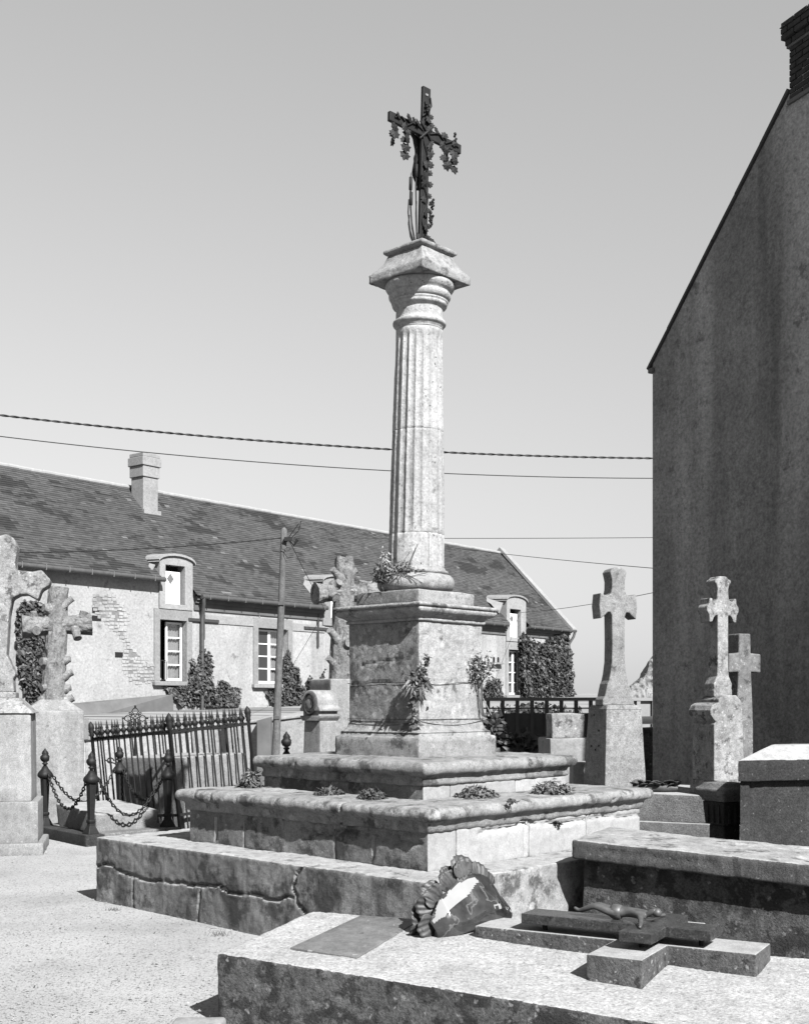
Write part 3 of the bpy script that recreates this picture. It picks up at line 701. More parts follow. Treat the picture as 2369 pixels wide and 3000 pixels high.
ivy([(45, 1790), (60, 1762), (110, 1765), (138, 1800), (138, 2040), (110, 2062), (80, 2050), (50, 1960)], 2400, .15, 'dense ivy on the wall behind the two left stone crosses', M['ivy'], .3)
ivy([(1514, 1870), (1530, 1855), (1552, 1880), (1590, 1890), (1600, 1868), (1640, 1858), (1655, 1868), (1664, 1900), (1668, 2045), (1514, 2045), (1516, 1960)], 6500, .17, 'thick square mass of ivy covering the gable end of the farmhouse', M['ivydark'], .42)
ivy([(1415, 2010), (1425, 1990), (1440, 1985), (1452, 2005), (1458, 1985), (1470, 2040), (1475, 2050), (1415, 2050)], 700, .13, 'low ivy under the pigeon holes of the farmhouse', M['ivy'], .25)

# ------------------------------------------------------------------ tall rendered house on the right
GA = radians(25.3); gd = Vector((sin(GA), -cos(GA), 0)); ge = Vector((cos(GA), sin(GA), 0))
p0 = at(1911, 2060, 17.0); p0.z = 0
gh = thing('gabled_house', 'tall dark cement rendered house gable with brick chimney beside the graves', 'house', p0, atan2(gd.y, gd.x))
EZ = EYE+(HOR-1068)/FPX*17; Tch = 2.72; AP = 3.45; SL = .962; AZ = EZ+SL*AP; DEP = 3.3
# local x runs along the gable towards the viewer, local y into the house
mb = MB(); mb.add([(0, 0, -.2), (2*AP, 0, -.2), (2*AP, 0, EZ), (AP, 0, AZ), (0, 0, EZ)], [(0, 1, 2, 3, 4)])
mb.add([(0, 0, -.2), (0, 0, EZ), (0, DEP, EZ), (0, DEP, -.2)], [(0, 1, 2, 3)]); mb.add([(2*AP, 0, -.2), (2*AP, DEP, -.2), (2*AP, DEP, EZ), (2*AP, 0, EZ)], [(0, 1, 2, 3)])
mb.add([(0, DEP, -.2), (0, DEP, EZ), (AP, DEP, AZ), (2*AP, DEP, EZ), (2*AP, DEP, -.2)], [(0, 1, 2, 3, 4)])
mb.build('wall', M['gable'], gh)
mb = MB()
for s in (-1, 1):
    xe = AP+s*(AP+.05); ze = EZ-.048
    mb.add([(xe, .03, ze), (AP, .03, AZ), (AP, DEP, AZ), (xe, DEP, ze), (xe, .03, ze+.07), (AP, .03, AZ+.07), (AP, DEP, AZ+.07), (xe, DEP, ze+.07)], [(0, 1, 2, 3), (4, 7, 6, 5), (0, 4, 5, 1), (0, 3, 7, 4)] if s < 0 else [(3, 2, 1, 0), (5, 6, 7, 4), (1, 5, 4, 0), (4, 7, 3, 0)])
mb.build('roof', M['slate'], gh)
vg = None
sl = math.atan(SL)
mb = MB(); mb.box(0, .62, -.03, .05, 0, .04); vt = mb.build('verge_tile', plain('verge_slate', .09, .9, .3, 10), gh)
n = int(math.hypot(Tch, SL*Tch)/.6)
for i in range(n):
    Mx = Matrix.Translation((-.08+i*.645*cos(sl), 0, EZ-.06+i*.645*sin(sl)))@Matrix.Rotation(-sl, 4, 'Y')@Matrix.Rotation(random.uniform(-.012, .012), 4, 'Y')@Matrix.Diagonal((1.08, 1, 1, 1))
    if i == 0: vt.matrix_local = Mx
    else: inst(vt, gh, Mx)
mb = MB(); mb.box(-.06, 0.05, -.045, .12, EZ-.12, EZ-.05); bevel(mb.build('kneeler_stone', M['cornice'], gh), .015)
# brick chimney, bricks laid one by one
CW, CD = 2*(AP-Tch), .62; zb0 = EZ+SL*Tch-.1
zt1 = zb0+.66
mb = MB(); mb.box(Tch+.012, Tch+CW-.012, .008, CD-.012, zb0-.3, zt1+.24); core = mb.build('chimney', M['mortar'], gh)
mb = MB(); mb.box(0, .212, -.014, .095, 0, .062); brk = bevel(mb.build('brick', M['brick'], core), .005, 1); used = False
def lay(x, y, z, rot=0, sx=1.0):
    global used
    Mx = Matrix.Translation((x, y, z))@Matrix.Rotation(rot, 4, 'Z')@Matrix.Diagonal((sx, 1, 1, 1))
    if not used: brk.matrix_local = Mx; used = True
    else: inst(brk, core, Mx)
row = 0; z = zb0
while z < zt1+.24:
    outw = 0
    if z > zt1: outw = min(.07, .035*(1+int((z-zt1)/.075)))
    x = Tch-outw-(.11 if row % 2 else 0)
    while x < Tch+CW+outw-.05:
        x0 = max(x, Tch-outw); x1 = min(x+.212, Tch+CW+outw)
        if x1-x0 > .04: lay(x0, -outw+random.uniform(-.003, .003), z, 0, (x1-x0)/.212)
        x += .224
    yy = -outw-(0 if row % 2 else .11)+.1          # far-side face of the stack (local -x)
    while yy < CD+outw-.06:
        y0 = max(yy, -outw+.1); y1 = min(yy+.212, CD+outw)
        if y1-y0 > .05: lay(Tch-outw, y1, z, -pi/2, (y1-y0)/.212)
        yy += .224
    z += .0745; row += 1
mb = MB(); mb.box(Tch-.03, Tch+CW+.03, -.03, CD+.03, zt1-.02, zt1+.02); mb.build('chimney_band', plain('chimney_band', .2, .9, .2, 10), core)
mb = MB(); mb.box(Tch-.02, Tch+CW+.02, -.035, CD, zb0-.05, zb0-.004); mb.build('chimney_sill', M['cornice'], core)
mb = MB(); mb.lathe([(.2, 0), (.19, .1), (.15, .6), (.17, .62), (.17, .68), (.13, .68)], 20, (Tch+.45, .3, zt1+.4)); mb.build('chimney_pot', M['brick'], core, None, True)
mb = MB(); mb.add([(Tch-.09, -.09, zt1+.245), (Tch+CW+.09, -.09, zt1+.245), (Tch+CW+.09, CD+.09, zt1+.245), (Tch-.09, CD+.09, zt1+.245), (Tch+.18, .1, zt1+.42), (Tch+CW-.18, .1, zt1+.42), (Tch+CW-.18, CD-.1, zt1+.42), (Tch+.18, CD-.1, zt1+.42)], [(0, 3, 2, 1), (4, 5, 6, 7), (0, 1, 5, 4), (1, 2, 6, 5), (2, 3, 7, 6), (3, 0, 4, 7)])
mb.build('chimney_cap', M['cornice'], core)

# ------------------------------------------------------------------ utility pole and cables
pb, ptp = at(803, 2060, 22.0), at(832, 1552, 22.0)
pb.z = 0
pole = thing('utility_pole', 'leaning weathered wooden utility pole in front of the farmhouse', 'pole', pb)
L = ptp-pb; mb = MB(); pts = [Vector((0, 0, 0))+L*(i/14) for i in range(15)]; mb.tube(pts+[L+Vector((0, 0, .04))], [.078-.022*i/14 for i in range(15)]+[.02], 14); mb.build('shaft', M['wood'], pole, None, True)
mb = MB(); e = L*.965; mb.box(e.x+.02, e.x+.16, e.y-.12, e.y-.04, e.z-.05, e.z+.02); mb.tube([e+Vector((.1, -.08, 0)), e+Vector((.2, -.1, -.12)), e+Vector((.26, -.1, -.02))], .03, 7); mb.tube([e+Vector((.14, -.08, .0)), e+Vector((.28, -.08, .14)), e+Vector((.33, -.08, .32)), e+Vector((.26, -.08, .24)), e+Vector((.1, -.08, .02))], .008, 5); mb.build('clamp', M['iron'], pole)
mb = MB(); e2 = L*.95; mb.tube([e2+Vector((.07*cos(q)+.01*q, -.09, -.02*q+.06*sin(q))) for q in np.linspace(0, 12, 40)], .006, 5); mb.build('wire_coil', M['wire'], pole)
for f in (.72, .29):
    e = L*f; mb = MB(); mb.box(e.x-.05, e.x+.05, e.y-.085, e.y-.05, e.z-.025, e.z+.035); mb.build('number_tag', M['zinc'], pole)
def cable(name, label, a, b, sag, r, mat, twist=False, group=None, n=60):
    a = Vector(a); b = Vector(b); mb = MB(); root = None
    def P(f): return a.lerp(b, f)-Vector((0, 0, sag*4*f*(1-f)))
    if twist:
        N = 900
        for ph in (0, pi):
            mb.tube([P(i/N)+Vector((0, cos(i/N*twist*2*pi+ph)*r*.8, sin(i/N*twist*2*pi+ph)*r*.8)) for i in range(N+1)], r, 5)
    else: mb.tube([P(i/n) for i in range(n+1)], r, 5)
    o = mb.build(name, mat, None, a, True); return tag(o, label, 'cable', group)
cable('twisted_cable', 'thick twisted overhead cable crossing the sky behind the column', at(-700, 1122, 24), at(2300, 1342, 27), .45, .0145, M['wire'], 52)
cable('overhead_wire', 'thinner overhead wire running below the twisted cable', at(-700, 1180, 24), at(2300, 1397, 27), .5, .011, M['wire'])
tp_ = pole.location+L*.97
cable('pole_wire', 'sagging wire from the wooden pole to the left over the slate roof', tp_, at(-300, 1615, 22), .12, .011, M['wire'])
cable('pole_wire', 'fine level wire from the wooden pole towards the gabled house', tp_+Vector((.15, 0, 0)), at(2100, 1573, 24), .02, .007, M['thinwire'])
t_, z_ = hw(950, 1790); cable('pole_wire', 'short slanting wire from the pole top down to the farmhouse wall', tp_+Vector((.1, 0, -.05)), house.matrix_world@Vector((t_, -.05, z_)), .02, .009, M['thinwire'])
cable('house_wire', 'fine wire slanting from the farmhouse ridge to the gabled house', at(1305, 1602, 50), at(2000, 1672, 30), .05, .010, M['thinwire'])
cable('house_wire', 'fine wire rising from the last dormer to the gabled house', house.matrix_world@Vector((ht(1520), -.1, hz(1520, 1795))), at(2000, 1718, 30), .1, .010, M['thinwire'])

# ------------------------------------------------------------------ cemetery walls
def wallpts(l):   # list of (px, Y, py_top)
    return [(at(a, c, b)) for a, b, c in l]
cwp = wallpts([(-150, 25.0, 2166), (250, 24.6, 2158), (560, 24.4, 2126), (900, 24.2, 2088), (1480, 24.0, 2080)])
cw = thing('cemetery_wall', 'pale rendered cemetery wall with sloping coping beside the street', 'wall', (cwp[2].x, cwp[2].y, 0))
for i, (a, b) in enumerate(zip(cwp[:-1], cwp[1:])):
    o_ = cw.location
    def loc(p, dy, z): return (p.x-o_.x, p.y-o_.y+dy, z)
    hexblock('wall_length', [loc(a, 0, -.1), loc(b, 0, -.1), loc(b, .4, -.1), loc(a, .4, -.1)], [loc(a, 0, a.z-.09), loc(b, 0, b.z-.09), loc(b, .4, b.z-.05), loc(a, .4, a.z-.05)], M['wallstone'], cw, res=.15, r=.02, amp=.02, freq=2)
    hexblock('coping', [loc(a, -.05, a.z-.092), loc(b, -.05, b.z-.092), loc(b, .45, b.z-.052), loc(a, .45, a.z-.052)], [loc(a, -.05, a.z-.03), loc(b, -.05, b.z-.03), loc(b, .45, b.z+.03), loc(a, .45, a.z+.03)], M['trim'], cw, res=.15, r=.02, amp=.012, freq=3)
a = at(752, 2110, 24.0); b = at(793, 2095, 24.0)
hexblock('dark_wall_block', [(a.x-o_.x, a.y-o_.y, -.1), (b.x-o_.x, a.y-o_.y, -.1), (b.x-o_.x, a.y-o_.y+.28, -.1), (a.x-o_.x, a.y-o_.y+.28, -.1)], [(a.x-o_.x, a.y-o_.y, a.z-.01), (b.x-o_.x, a.y-o_.y, b.z-.04), (b.x-o_.x, a.y-o_.y+.28, b.z-.04), (a.x-o_.x, a.y-o_.y+.28, a.z-.01)], M['cornice'], cw, res=.12)  # upright block, darker than the wall beside it
lw = at(1300, 2200, 20.5); rw = at(1730, 2202, 20.5)
w2 = hexblock('low_wall', [(lw.x, lw.y, 0), (rw.x, lw.y, 0), (rw.x, lw.y+.35, 0), (lw.x, lw.y+.35, 0)], [(lw.x, lw.y, lw.z), (rw.x, lw.y, rw.z), (rw.x, lw.y+.35, rw.z), (lw.x, lw.y+.35, lw.z)], M['lichen'], None, res=.08, amp=.025, freq=3, r=.03)
tag(w2, 'low mossy stone wall under the dark vine', 'wall')
lw = at(1735, 2135, 20.3); rw = at(2100, 2130, 20.0)
w3 = hexblock('mottled_wall', [(lw.x, lw.y, 0), (rw.x, lw.y, 0), (rw.x, lw.y+.35, 0), (lw.x, lw.y+.35, 0)], [(lw.x, lw.y, lw.z), (rw.x, lw.y, rw.z), (rw.x, lw.y+.35, rw.z), (lw.x, lw.y+.35, lw.z)], M['tombside'], None, res=.1, amp=.02, freq=3, r=.03)
tag(w3, 'mottled dark boundary wall between the stone cross and gabled house', 'wall')
# panel fences behind the wall
def panel_fence(label, px0, px1, Y, ytop, mat, step_px, slots, base):
    a, b = at(px0, ytop, Y), at(px1, ytop, Y); L = b.x-a.x; zt = a.z
    f = thing('panel_fence', label, 'fence', (a.x, Y, base)); h = zt-base
    mb = MB(); mb.box(-.05, L+.05, -.06, .05, h-.05, h+.012); mb.build('top_rail', M['fencepale'] if not slots else plain('rail_top', .2, .6, .2, 5), f)  # rail of the dark run coloured lighter, as if lit
    if slots:
        mb = MB(); mb.box(0, L, -.01, .03, h-.20, h-.175); mb.build('slot_rail', mat, f)
    n = max(2, int(round((px1-px0)/step_px))); w_ = L/n
    sh = .28 if slots else .02
    mb = MB(); mb.box(.006, w_-.006, .0, .02, 0, h-sh); pn = mb.build('panel', mat, f)
    mb = MB(); mb.box(-.035, .035, -.05, .0, .0, h-.05); ps = mb.build('post', mat, f)
    for i in range(1, n): inst(pn, f, Matrix.Translation((i*w_, random.uniform(0, .01), 0)))
    for i in range(1, n+1): inst(ps, f, Matrix.Translation((i*w_, 0, 0)))
    mb = MB(); mb.box(0, L, -.03, -.002, h-.72, h-.68); mb.build('mid_rail', mat, f)
    return f
panel_fence('dark ribbed panel fence with open slots under its top rail', 1300, 1772, 22.4, 2046, M['fence'], 42, True, .86)
panel_fence('pale sunlit panel fence showing between the stone cross and gabled house', 1778, 2050, 23.4, 2046, M['fencepale'], 44, False, .8)
# sunlit pipe
a, b = at(1860, 2111, 21.4), at(2050, 2108, 21.4); mb = MB(); mb.tube([a, b], .07, 16); mb.tube([Vector((a.x+1.0, a.y, .0)), Vector((a.x+1.0, a.y, a.z-.05))], .04, 8)
tag(mb.build('white_pipe', M['white'], None, a, True), 'thick white horizontal pipe under the pale panel fence', 'pipe')
# ruined rubble gable far behind
c = at(1915, 2060, 44); rb = thing('ruined_wall', 'jagged sunlit rubble ruin rising beside the gabled house', 'ruin', (c.x, 44, 0))
prof = [(1838, 2040), (1848, 2012), (1862, 2004), (1880, 1985), (1893, 1965), (1906, 1938), (1925, 1915), (1990, 1900)]
pts = [(at(a, b, 44).x-c.x, at(a, b, 44).z) for a, b in prof]
V = []; F = []; nn = 70; mm = 24
for i in range(nn+1):
    x = pts[0][0]+(pts[-1][0]-pts[0][0])*i/nn; zt = np.interp(x, [p[0] for p in pts], [p[1] for p in pts])
    for j in range(mm+1): V.append((x, 0, .6+(zt-.6)*j/mm))
    V.append((x, .6, zt)); V.append((x, .6, .6))
V = np.array(V); K = mm+3; F = [[i*K+j, (i+1)*K+j, (i+1)*K+j+1, i*K+j+1] for i in range(nn) for j in range(K-1)]
V = weather(V, np.array(F), .16, 2.6, (), 4.0, .05, 9)
newobj('rubble', V, F, stone('rubble', .4, .62, 3, dark=.12, darkat=.56, darkscale=3.5, bstr=1, bdist=.06, grain=9, fine=.3), rb, None, False)

hp0 = at(1600, 2060, 24.2); hd = thing('hedge', 'dark leafy hedge seen through the slots of the ribbed fence', 'hedge', (hp0.x, hp0.y, .85))
n = 2600; P = np.stack([rng.uniform(-1.1, .75, n), rng.uniform(-.2, .3, n), rng.random(n)*(.82+.08*np.sin(np.arange(n)))], 1); P[:, 2] *= .9+.2*vnoise(P*2.2); leafcloud('foliage', P, (0, -1, .5), .1, M['ivydark'], hd, .8, .3, .8)
mb = MB()
for i in range(6): mb.tube([(-1+.32*i, 0, -.3), (-1+.32*i, .03, .35), (-.95+.32*i, 0, .6)], [.02, .015, .005], 5)
mb.build('stem', M['stem'], hd)
mb = MB(); r = random.Random(8)
for i in range(70):
    D = r.uniform(5.6, 9.5); x = (r.uniform(0, 900)-CXP)/FPX*D
    if i % 3: a = r.uniform(0, 6.28); l = r.uniform(.006, .016); mb.add([(x-l*cos(a), D-l*sin(a), .006), (x+l*.5*sin(a), D-l*.5*cos(a), .012), (x+l*cos(a), D+l*sin(a), .007), (x-l*.5*sin(a), D+l*.5*cos(a), .014)], [(0, 1, 2, 3)])
    else: a = r.uniform(0, 6.28); l = r.uniform(.02, .06); mb.tube([(x, D, .006), (x+l*cos(a)*.5, D+l*sin(a)*.5, .011), (x+l*cos(a+.3), D+l*sin(a+.3), .007)], .0018, 4)
tag(mb.build('leaf_litter', M['stem']), 'dry leaf and twig bits scattered on the gravel', 'litter', None, 'stuff')

for i, (px_t, py_t, lb) in enumerate(((330, 2668, 'small grass tuft at the foot of the lowest step near its free end'), (640, 2738, 'small grass tuft at the foot of the lowest step near the plaque tomb'))):
    D = EYE*FPX/(py_t-HOR); q_ = at(px_t, py_t, D); rt_ = thing('grass_tuft', lb, 'grass', (q_.x, q_.y-.01, -.004)); mb = MB()
    for k in range(38):
        a = random.uniform(0, 6.28); l = random.uniform(.02, .06); x0, y0 = random.gauss(0, .035), random.gauss(0, .012); e = (x0+cos(a)*l*.5, y0+sin(a)*l*.5, l*.8)
        mb.add([(x0-.002, y0, 0), (x0+.002, y0, 0), (e[0]*.7+x0*.3+.0015, e[1]*.7+y0*.3, e[2]*.7), e], [(0, 1, 2), (0, 2, 3)])
    mb.build('blades', M['weed'], rt_)

# ------------------------------------------------------------------ the calvary: steps, pedestal, column and iron cross
MR = radians(47.0); ER_ = Vector((cos(MR), sin(MR), 0)); EL_ = Vector((-sin(MR), cos(MR), 0)); MC = Vector((.095, 10.0, 0))
mon = thing('calvary', 'fluted stone column on a stepped pedestal carrying an iron crucifix', 'monument', MC, MR)
MI = (Matrix.Translation(MC)@Matrix.Rotation(MR, 4, 'Z')).inverted()
def ml(px, py, face, h):   # photograph point on the left or right face at half width h -> local point
    n = -ER_ if face == 'L' else -EL_
    return MI@hit(px, py, MC+n*h, n)
LX, LY = .682, -.731       # world +X in local axes
def lean_obj(o, k=.0138, z0=2.7):
    me = o.data; v = np.empty(len(me.vertices)*3); me.vertices.foreach_get('co', v); v = v.reshape(-1, 3)
    s = k*np.clip(v[:, 2]-z0, 0, 9); v[:, 0] += LX*s; v[:, 1] += LY*s; me.vertices.foreach_set('co', v.ravel()); me.update(); return o
def cr(face, h, pts, amp=.008, n=5, seed=0): return wavy([ml(a, b, face, h) for a, b in pts], amp, n, seed)
Z1, Z2, Z3 = .541, .97, 1.252
# step 1: big plain block
h1 = 1.72; g1 = [
 (cr('L', h1, [(262, 2540), (310, 2533), (365, 2560), (455, 2583), (520, 2588), (590, 2596), (640, 2595), (680, 2620), (740, 2622), (800, 2640), (855, 2630)], .012, 4, 1), .013, .045),
 (cr('L', h1, [(886, 2537), (868, 2560), (856, 2600), (870, 2650), (893, 2678)], .01, 4, 2), .013, .045),
 (cr('L', h1, [(388, 2570), (392, 2672)], .004, 4, 3), .014, .02),
 (cr('L', h1, [(586, 2600), (577, 2714)], .004, 4, 4), .014, .02)]
B = [(-h1, -h1, -.05), (1.70, -h1, -.05), (1.70, 2.13, -.05), (-h1, 2.13, -.05)]; T = [(x, y, Z1) for x, y, z in B]
hexblock('step', B, T, M['block'], mon, res=.0145, r=.02, amp=.012, freq=2.2, grooves=g1, topmat=M['blocktop'], seed=3, fine=.004, ffreq=28, ctr=False, sidemat=(M['step'], (0, -1, 0)))  # right face given paler lichened stone to look sunlit
# step 2: moulded slab on a riser
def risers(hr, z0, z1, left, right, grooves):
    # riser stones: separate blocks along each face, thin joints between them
    for a, b in zip(left[:-1], left[1:]): boxblock('riser_block', -hr, -hr+.30, a+.002, b-.002, z0, z1, M['risershade'], mon, res=.018, r=.012, amp=.008, freq=3, grooves=grooves, fine=.004, ffreq=24, ctr=False, sidemat=(M['riserpale'], (0, -1, 0)))
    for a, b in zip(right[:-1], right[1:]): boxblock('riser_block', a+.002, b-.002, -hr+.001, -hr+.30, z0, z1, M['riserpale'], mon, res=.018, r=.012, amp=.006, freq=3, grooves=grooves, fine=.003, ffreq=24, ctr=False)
    boxblock('riser_block', hr-.3, hr, -hr+.31, hr, z0, z1, M['riserpale'], mon, res=.1, ctr=False); boxblock('riser_block', -hr+.31, hr-.31, hr-.3, hr, z0, z1, M['risershade'], mon, res=.1, ctr=False)
def slab(name, h, hr, z0, zt, grooves, rr=.05, inner=.3, drop=.012, seed=1, n=130, amp=.008, mt='step'):
    zc = zt-rr
    prof = [(.3, zt-2*rr-.08), (hr-.02, zt-2*rr-.08), (hr, zt-2*rr-.075)]
    prof += [(hr+.01, zt-2*rr-.07), (hr+.015, zt-2*rr-.05), (h-rr-.012, zt-2*rr-.02), (h-rr-.005, zt-2*rr-.004)]
    prof += [(h-rr+rr*sin(q), zc-rr*cos(q)) for q in np.linspace(.15, pi, 9)]
    prof = densify(prof, .024)+densify([(h-rr-.03, zt+.001), (inner, zt+drop)], .05)[0:]+[(.02, zt+drop)]
    return moulded(name, prof, M[mt], mon, n, 0, 0, amp, 3.2, grooves, seed, .0045, ffreq=20)
h2, h2r = 1.416, 1.335
g2 = [(cr('L', h2, [(612, 2318), (618, 2345), (612, 2372)], .006, 4, 5), .016, .035), (cr('L', h2r, [(632, 2395), (631, 2460)], .004, 4, 6), .013, .035),
      (cr('L', h2r, [(1095, 2447), (1089, 2528)], .004, 4, 7), .012, .03), (cr('L', h2r, [(880, 2425), (905, 2440), (935, 2447), (970, 2446), (1000, 2430), (1005, 2400)], .008, 4, 8), .018, .035),
      (cr('L', h2, [(988, 2352), (995, 2380), (1002, 2402)], .008, 4, 9), .016, .035),
      (cr('L', h2r, [(1005, 2432), (1080, 2450), (1180, 2470), (1228, 2472)], .008, 4, 12), .015, .03),
      (cr('R', h2r, [(1400, 2447), (1440, 2432), (1500, 2425), (1535, 2412), (1640, 2412), (1700, 2402), (1780, 2392)], .010, 4, 10), .018, .045),
      (cr('R', h2, [(1800, 2345), (1797, 2365), (1785, 2385), (1783, 2396)], .010, 3, 11), .02, .05),
      (cr('R', h2, [(1800, 2360), (1840, 2355), (1870, 2345), (1895, 2348)], .008, 3, 13), .016, .04),
      (cr('R', h2r, [(1785, 2392), (1830, 2396), (1880, 2385)], .006, 3, 14), .014, .04)]
for yj in (-.55, .62, 1.15):
    g2.append((wavy([(-h2-.01, yj, Z2-.10), (-h2-.01, yj+.01, Z2-.04), (-h2+.04, yj, Z2+.003), (-.95, yj+.01, Z2+.01)], .006, 4, 31), .014, .022))
for xj in (-.5, .35):
    g2.append((wavy([(xj, -h2-.01, Z2-.10), (xj, -h2-.01, Z2-.04), (xj, -h2+.04, Z2+.003), (xj+.01, -.95, Z2+.01)], .006, 4, 32), .014, .022)); g2.append((wavy([(xj+.25, -h2r, Z1+.0), (xj+.25, -h2r, Z2-.17)], .004, 4, 33), .012, .02))
risers(h2r, Z1-.01, Z2-.16, (-h2r, -.42, .62, h2r), (-h2r+.302, -.2, .55, h2r), g2)
slab('step', h2, h2r, Z1-.01, Z2, g2, .048, .9, .012, 2.0, 210, .010)
h3, h3r = .965, .895
g3 = [(cr('L', h3, [(860, 2225), (866, 2250)], .004, 3, 15), .012, .02), (cr('R', h3, [(1420, 2225), (1424, 2255)], .004, 3, 16), .012, .02)]
for yj in (-.2, .45): g3.append((wavy([(-h3-.01, yj, Z3-.10), (-h3-.01, yj, Z3-.04), (-h3+.05, yj, Z3+.003), (-.5, yj, Z3+.005)], .005, 4, 35), .013, .02))
for xj in (-.35, .3): g3.append((wavy([(xj, -h3-.01, Z3-.10), (xj, -h3-.01, Z3-.04), (xj, -h3+.05, Z3+.003), (xj, -.5, Z3+.005)], .005, 4, 36), .013, .02))
risers(h3r, Z2-.01, Z3-.17, (-h3r, .1, h3r), (-h3r+.302, .2, h3r), g3)
slab('step', h3, h3r, Z2-.01, Z3, g3, .052, .42, .006, 5.0, 110, .009)
# pedestal
hp = .476
prof = densify([(hp, Z3-.01), (hp, Z3+.155), (hp-.012, Z3+.165)], .03)+densify([(.445, Z3+.168), (.445, Z3+.192)], .02)+[(.437, Z3+.197)]+arc(.477, Z3+.272, .08, 250, 180, 7)
moulded('plinth', prof+[(.2, Z3+.275), (.02, Z3+.275)], M['mon'], mon, 44, 0, 0, .006, 5, (), 8, .003)
ZD0, ZD1 = Z3+.26, 2.345
gd_ = [(cr('L', .395, [(1025, 2004), (1090, 2002), (1160, 2000)], .003, 3, 20), .012, .016), (cr('L', .395, [(1060, 1948), (1120, 1938), (1180, 1930)], .004, 3, 21), .012, .014), (cr('L', .395, [(1062, 1905), (1062, 1948)], .002, 3, 22), .01, .008),
       (cr('R', .395, [(1285, 1998), (1340, 2002), (1385, 2005)], .003, 3, 23), .010, .010)]
boxblock('die', -.396, .396, -.396, .396, ZD0, ZD1, M['mon'], mon, res=.016, r=.012, amp=.006, freq=5, grooves=gd_, seed=11, fine=.003, ffreq=35, ctr=False, sidemat=(M['monlichshade'], (-1, 0, 0)))
prof = [(.3, 2.338), (.412, 2.340), (.414, 2.362), (.405, 2.366), (.415, 2.378), (.43, 2.388), (.452, 2.398), (.472, 2.412), (.481, 2.428), (.480, 2.442), (.470, 2.446), (.472, 2.452), (.492, 2.455), (.493, 2.476), (.485, 2.481), (.36, 2.488), (.02, 2.488)]
moulded('cornice', densify(prof, .02), M['mon'], mon, 60, 0, 0, .005, 6, (), 6, .003)
ZP = 2.600
boxblock('column_plinth', -.352, .352, -.352, .352, 2.48, ZP, M['mon'], mon, res=.03, r=.015, amp=.008, freq=6, seed=5, ctr=False, sidemat=(M['monlichshade'], (-1, 0, 0)))
def lathe_part(name, prof, mat, n=72, amp=.003, freq=9, fn=None, lean=True, step=.015):
    mb = MB(); mb.lathe(densify(prof, step), n, (0, 0, 0), 0, False, fn)
    V = np.array(mb.V); F = np.array(mb.F); V = weather(V, F, amp, freq, (), random.uniform(0, 50))
    o = newobj(name, V, F, mat, mon); return lean_obj(o) if lean else o
lathe_part('column_base', [(.02, ZP-.003), (.28, ZP-.003)]+arc(.245, ZP+.078, .079, -90, 90, 10)+[(.27, ZP+.158), (.268, ZP+.18), (.25, ZP+.19), (.24, ZP+.21), (.02, ZP+.21)], M['mon'], 72, .006, 7)
# fluted drums
NF = 20
R0, R1, ZS0, ZS1 = .2365, .1945, ZP+.205, 4.800
camaz = atan2(-MC.y, -MC.x)-MR      # local azimuth of the camera
def drum(z0, z1):
    nz = max(2, int((z1-z0)/.02)); na = NF*10
    zs = np.concatenate([[z0+.0005], np.linspace(z0+.006, z1-.006, nz), [z1-.0005]]); V = []
    for z in zs:
        f = (z-ZS0)/(ZS1-ZS0); r = R0+(R1-R0)*(f**1.25)
        if z == zs[0] or z == zs[-1]: r -= .004
        dp = .0165*min(1, max(0, (ZS1-.045-z)/.03))
        for k in range(na):
            q = 2*pi*k/na; dq = (q-camaz+pi) % (2*pi)-pi
            s = abs(sin(q*NF/2)); d = dp*s**.7
            if z < 3.09+.02*sin(q*7) and -.75 < dq < .42: d *= .12
            if z < 3.09 and abs(dq-.44) < .035: d += .008
            d *= (1-.3*np.clip(dq/1.2, 0, 1))
            V.append(((r-d)*cos(q), (r-d)*sin(q), z))
    V = np.array(V); m = len(zs); k = np.arange(na); k1 = (k+1) % na
    F = np.concatenate([np.stack([i*na+k, i*na+k1, (i+1)*na+k1, (i+1)*na+k], 1) for i in range(m-1)])
    V = weather(V, F, .0035, 8, (), 4, .0015, 45); return lean_obj(newobj('drum', V, F, M['shaft'], mon))
drum(ZS0-.004, 3.09); drum(3.09, 3.95); drum(3.95, ZS1)
Kz = 1.0143
def zz(z): return EYE+Kz*z
prof = [(.02, ZS1-.004), (.195, ZS1-.004), (.196, zz(3.085)), (.203, zz(3.09))]+arc(.2, zz(3.124), .024, -80, 80, 7)+[(.2, zz(3.155)), (.197, zz(3.165)), (.197, zz(3.235)), (.205, zz(3.25)), (.222, zz(3.258)), (.230, zz(3.27)), (.230, zz(3.28)), (.224, zz(3.284)), (.236, zz(3.29)), (.238, zz(3.302)), (.232, zz(3.306)), (.246, zz(3.315)), (.258, zz(3.335)), (.260, zz(3.358)), (.252, zz(3.363)), (.254, zz(3.372)), (.262, zz(3.38)), (.275, zz(3.392)), (.288, zz(3.412)), (.2915, zz(3.43)), (.286, zz(3.447)), (.275, zz(3.453)), (.02, zz(3.453))]
lathe_part('capital', prof, M['shaft'], 96, .0025, 14, None, True, .008)
ha = .3007
prof = densify([(.02, zz(3.452)), (ha-.004, zz(3.452)), (ha, zz(3.456)), (ha, zz(3.52)), (ha-.004, zz(3.524))], .02)+densify([(ha-.008, zz(3.526)), (.252, zz(3.57)), (.215, zz(3.625)), (.192, zz(3.68))], .02)+[(.02, zz(3.68))]
lean_obj(moulded('abacus', prof, M['mon'], mon, 40, 0, 0, .005, 9, (), 7, .003))
hs = .219
prof = [(.02, zz(3.672)), (.17, zz(3.672)), (.185, zz(3.680)), (.2, zz(3.688))]+arc(hs-.022, zz(3.712), .022, -70, 90, 6)+[(.12, zz(3.75)), (.02, zz(3.76))]
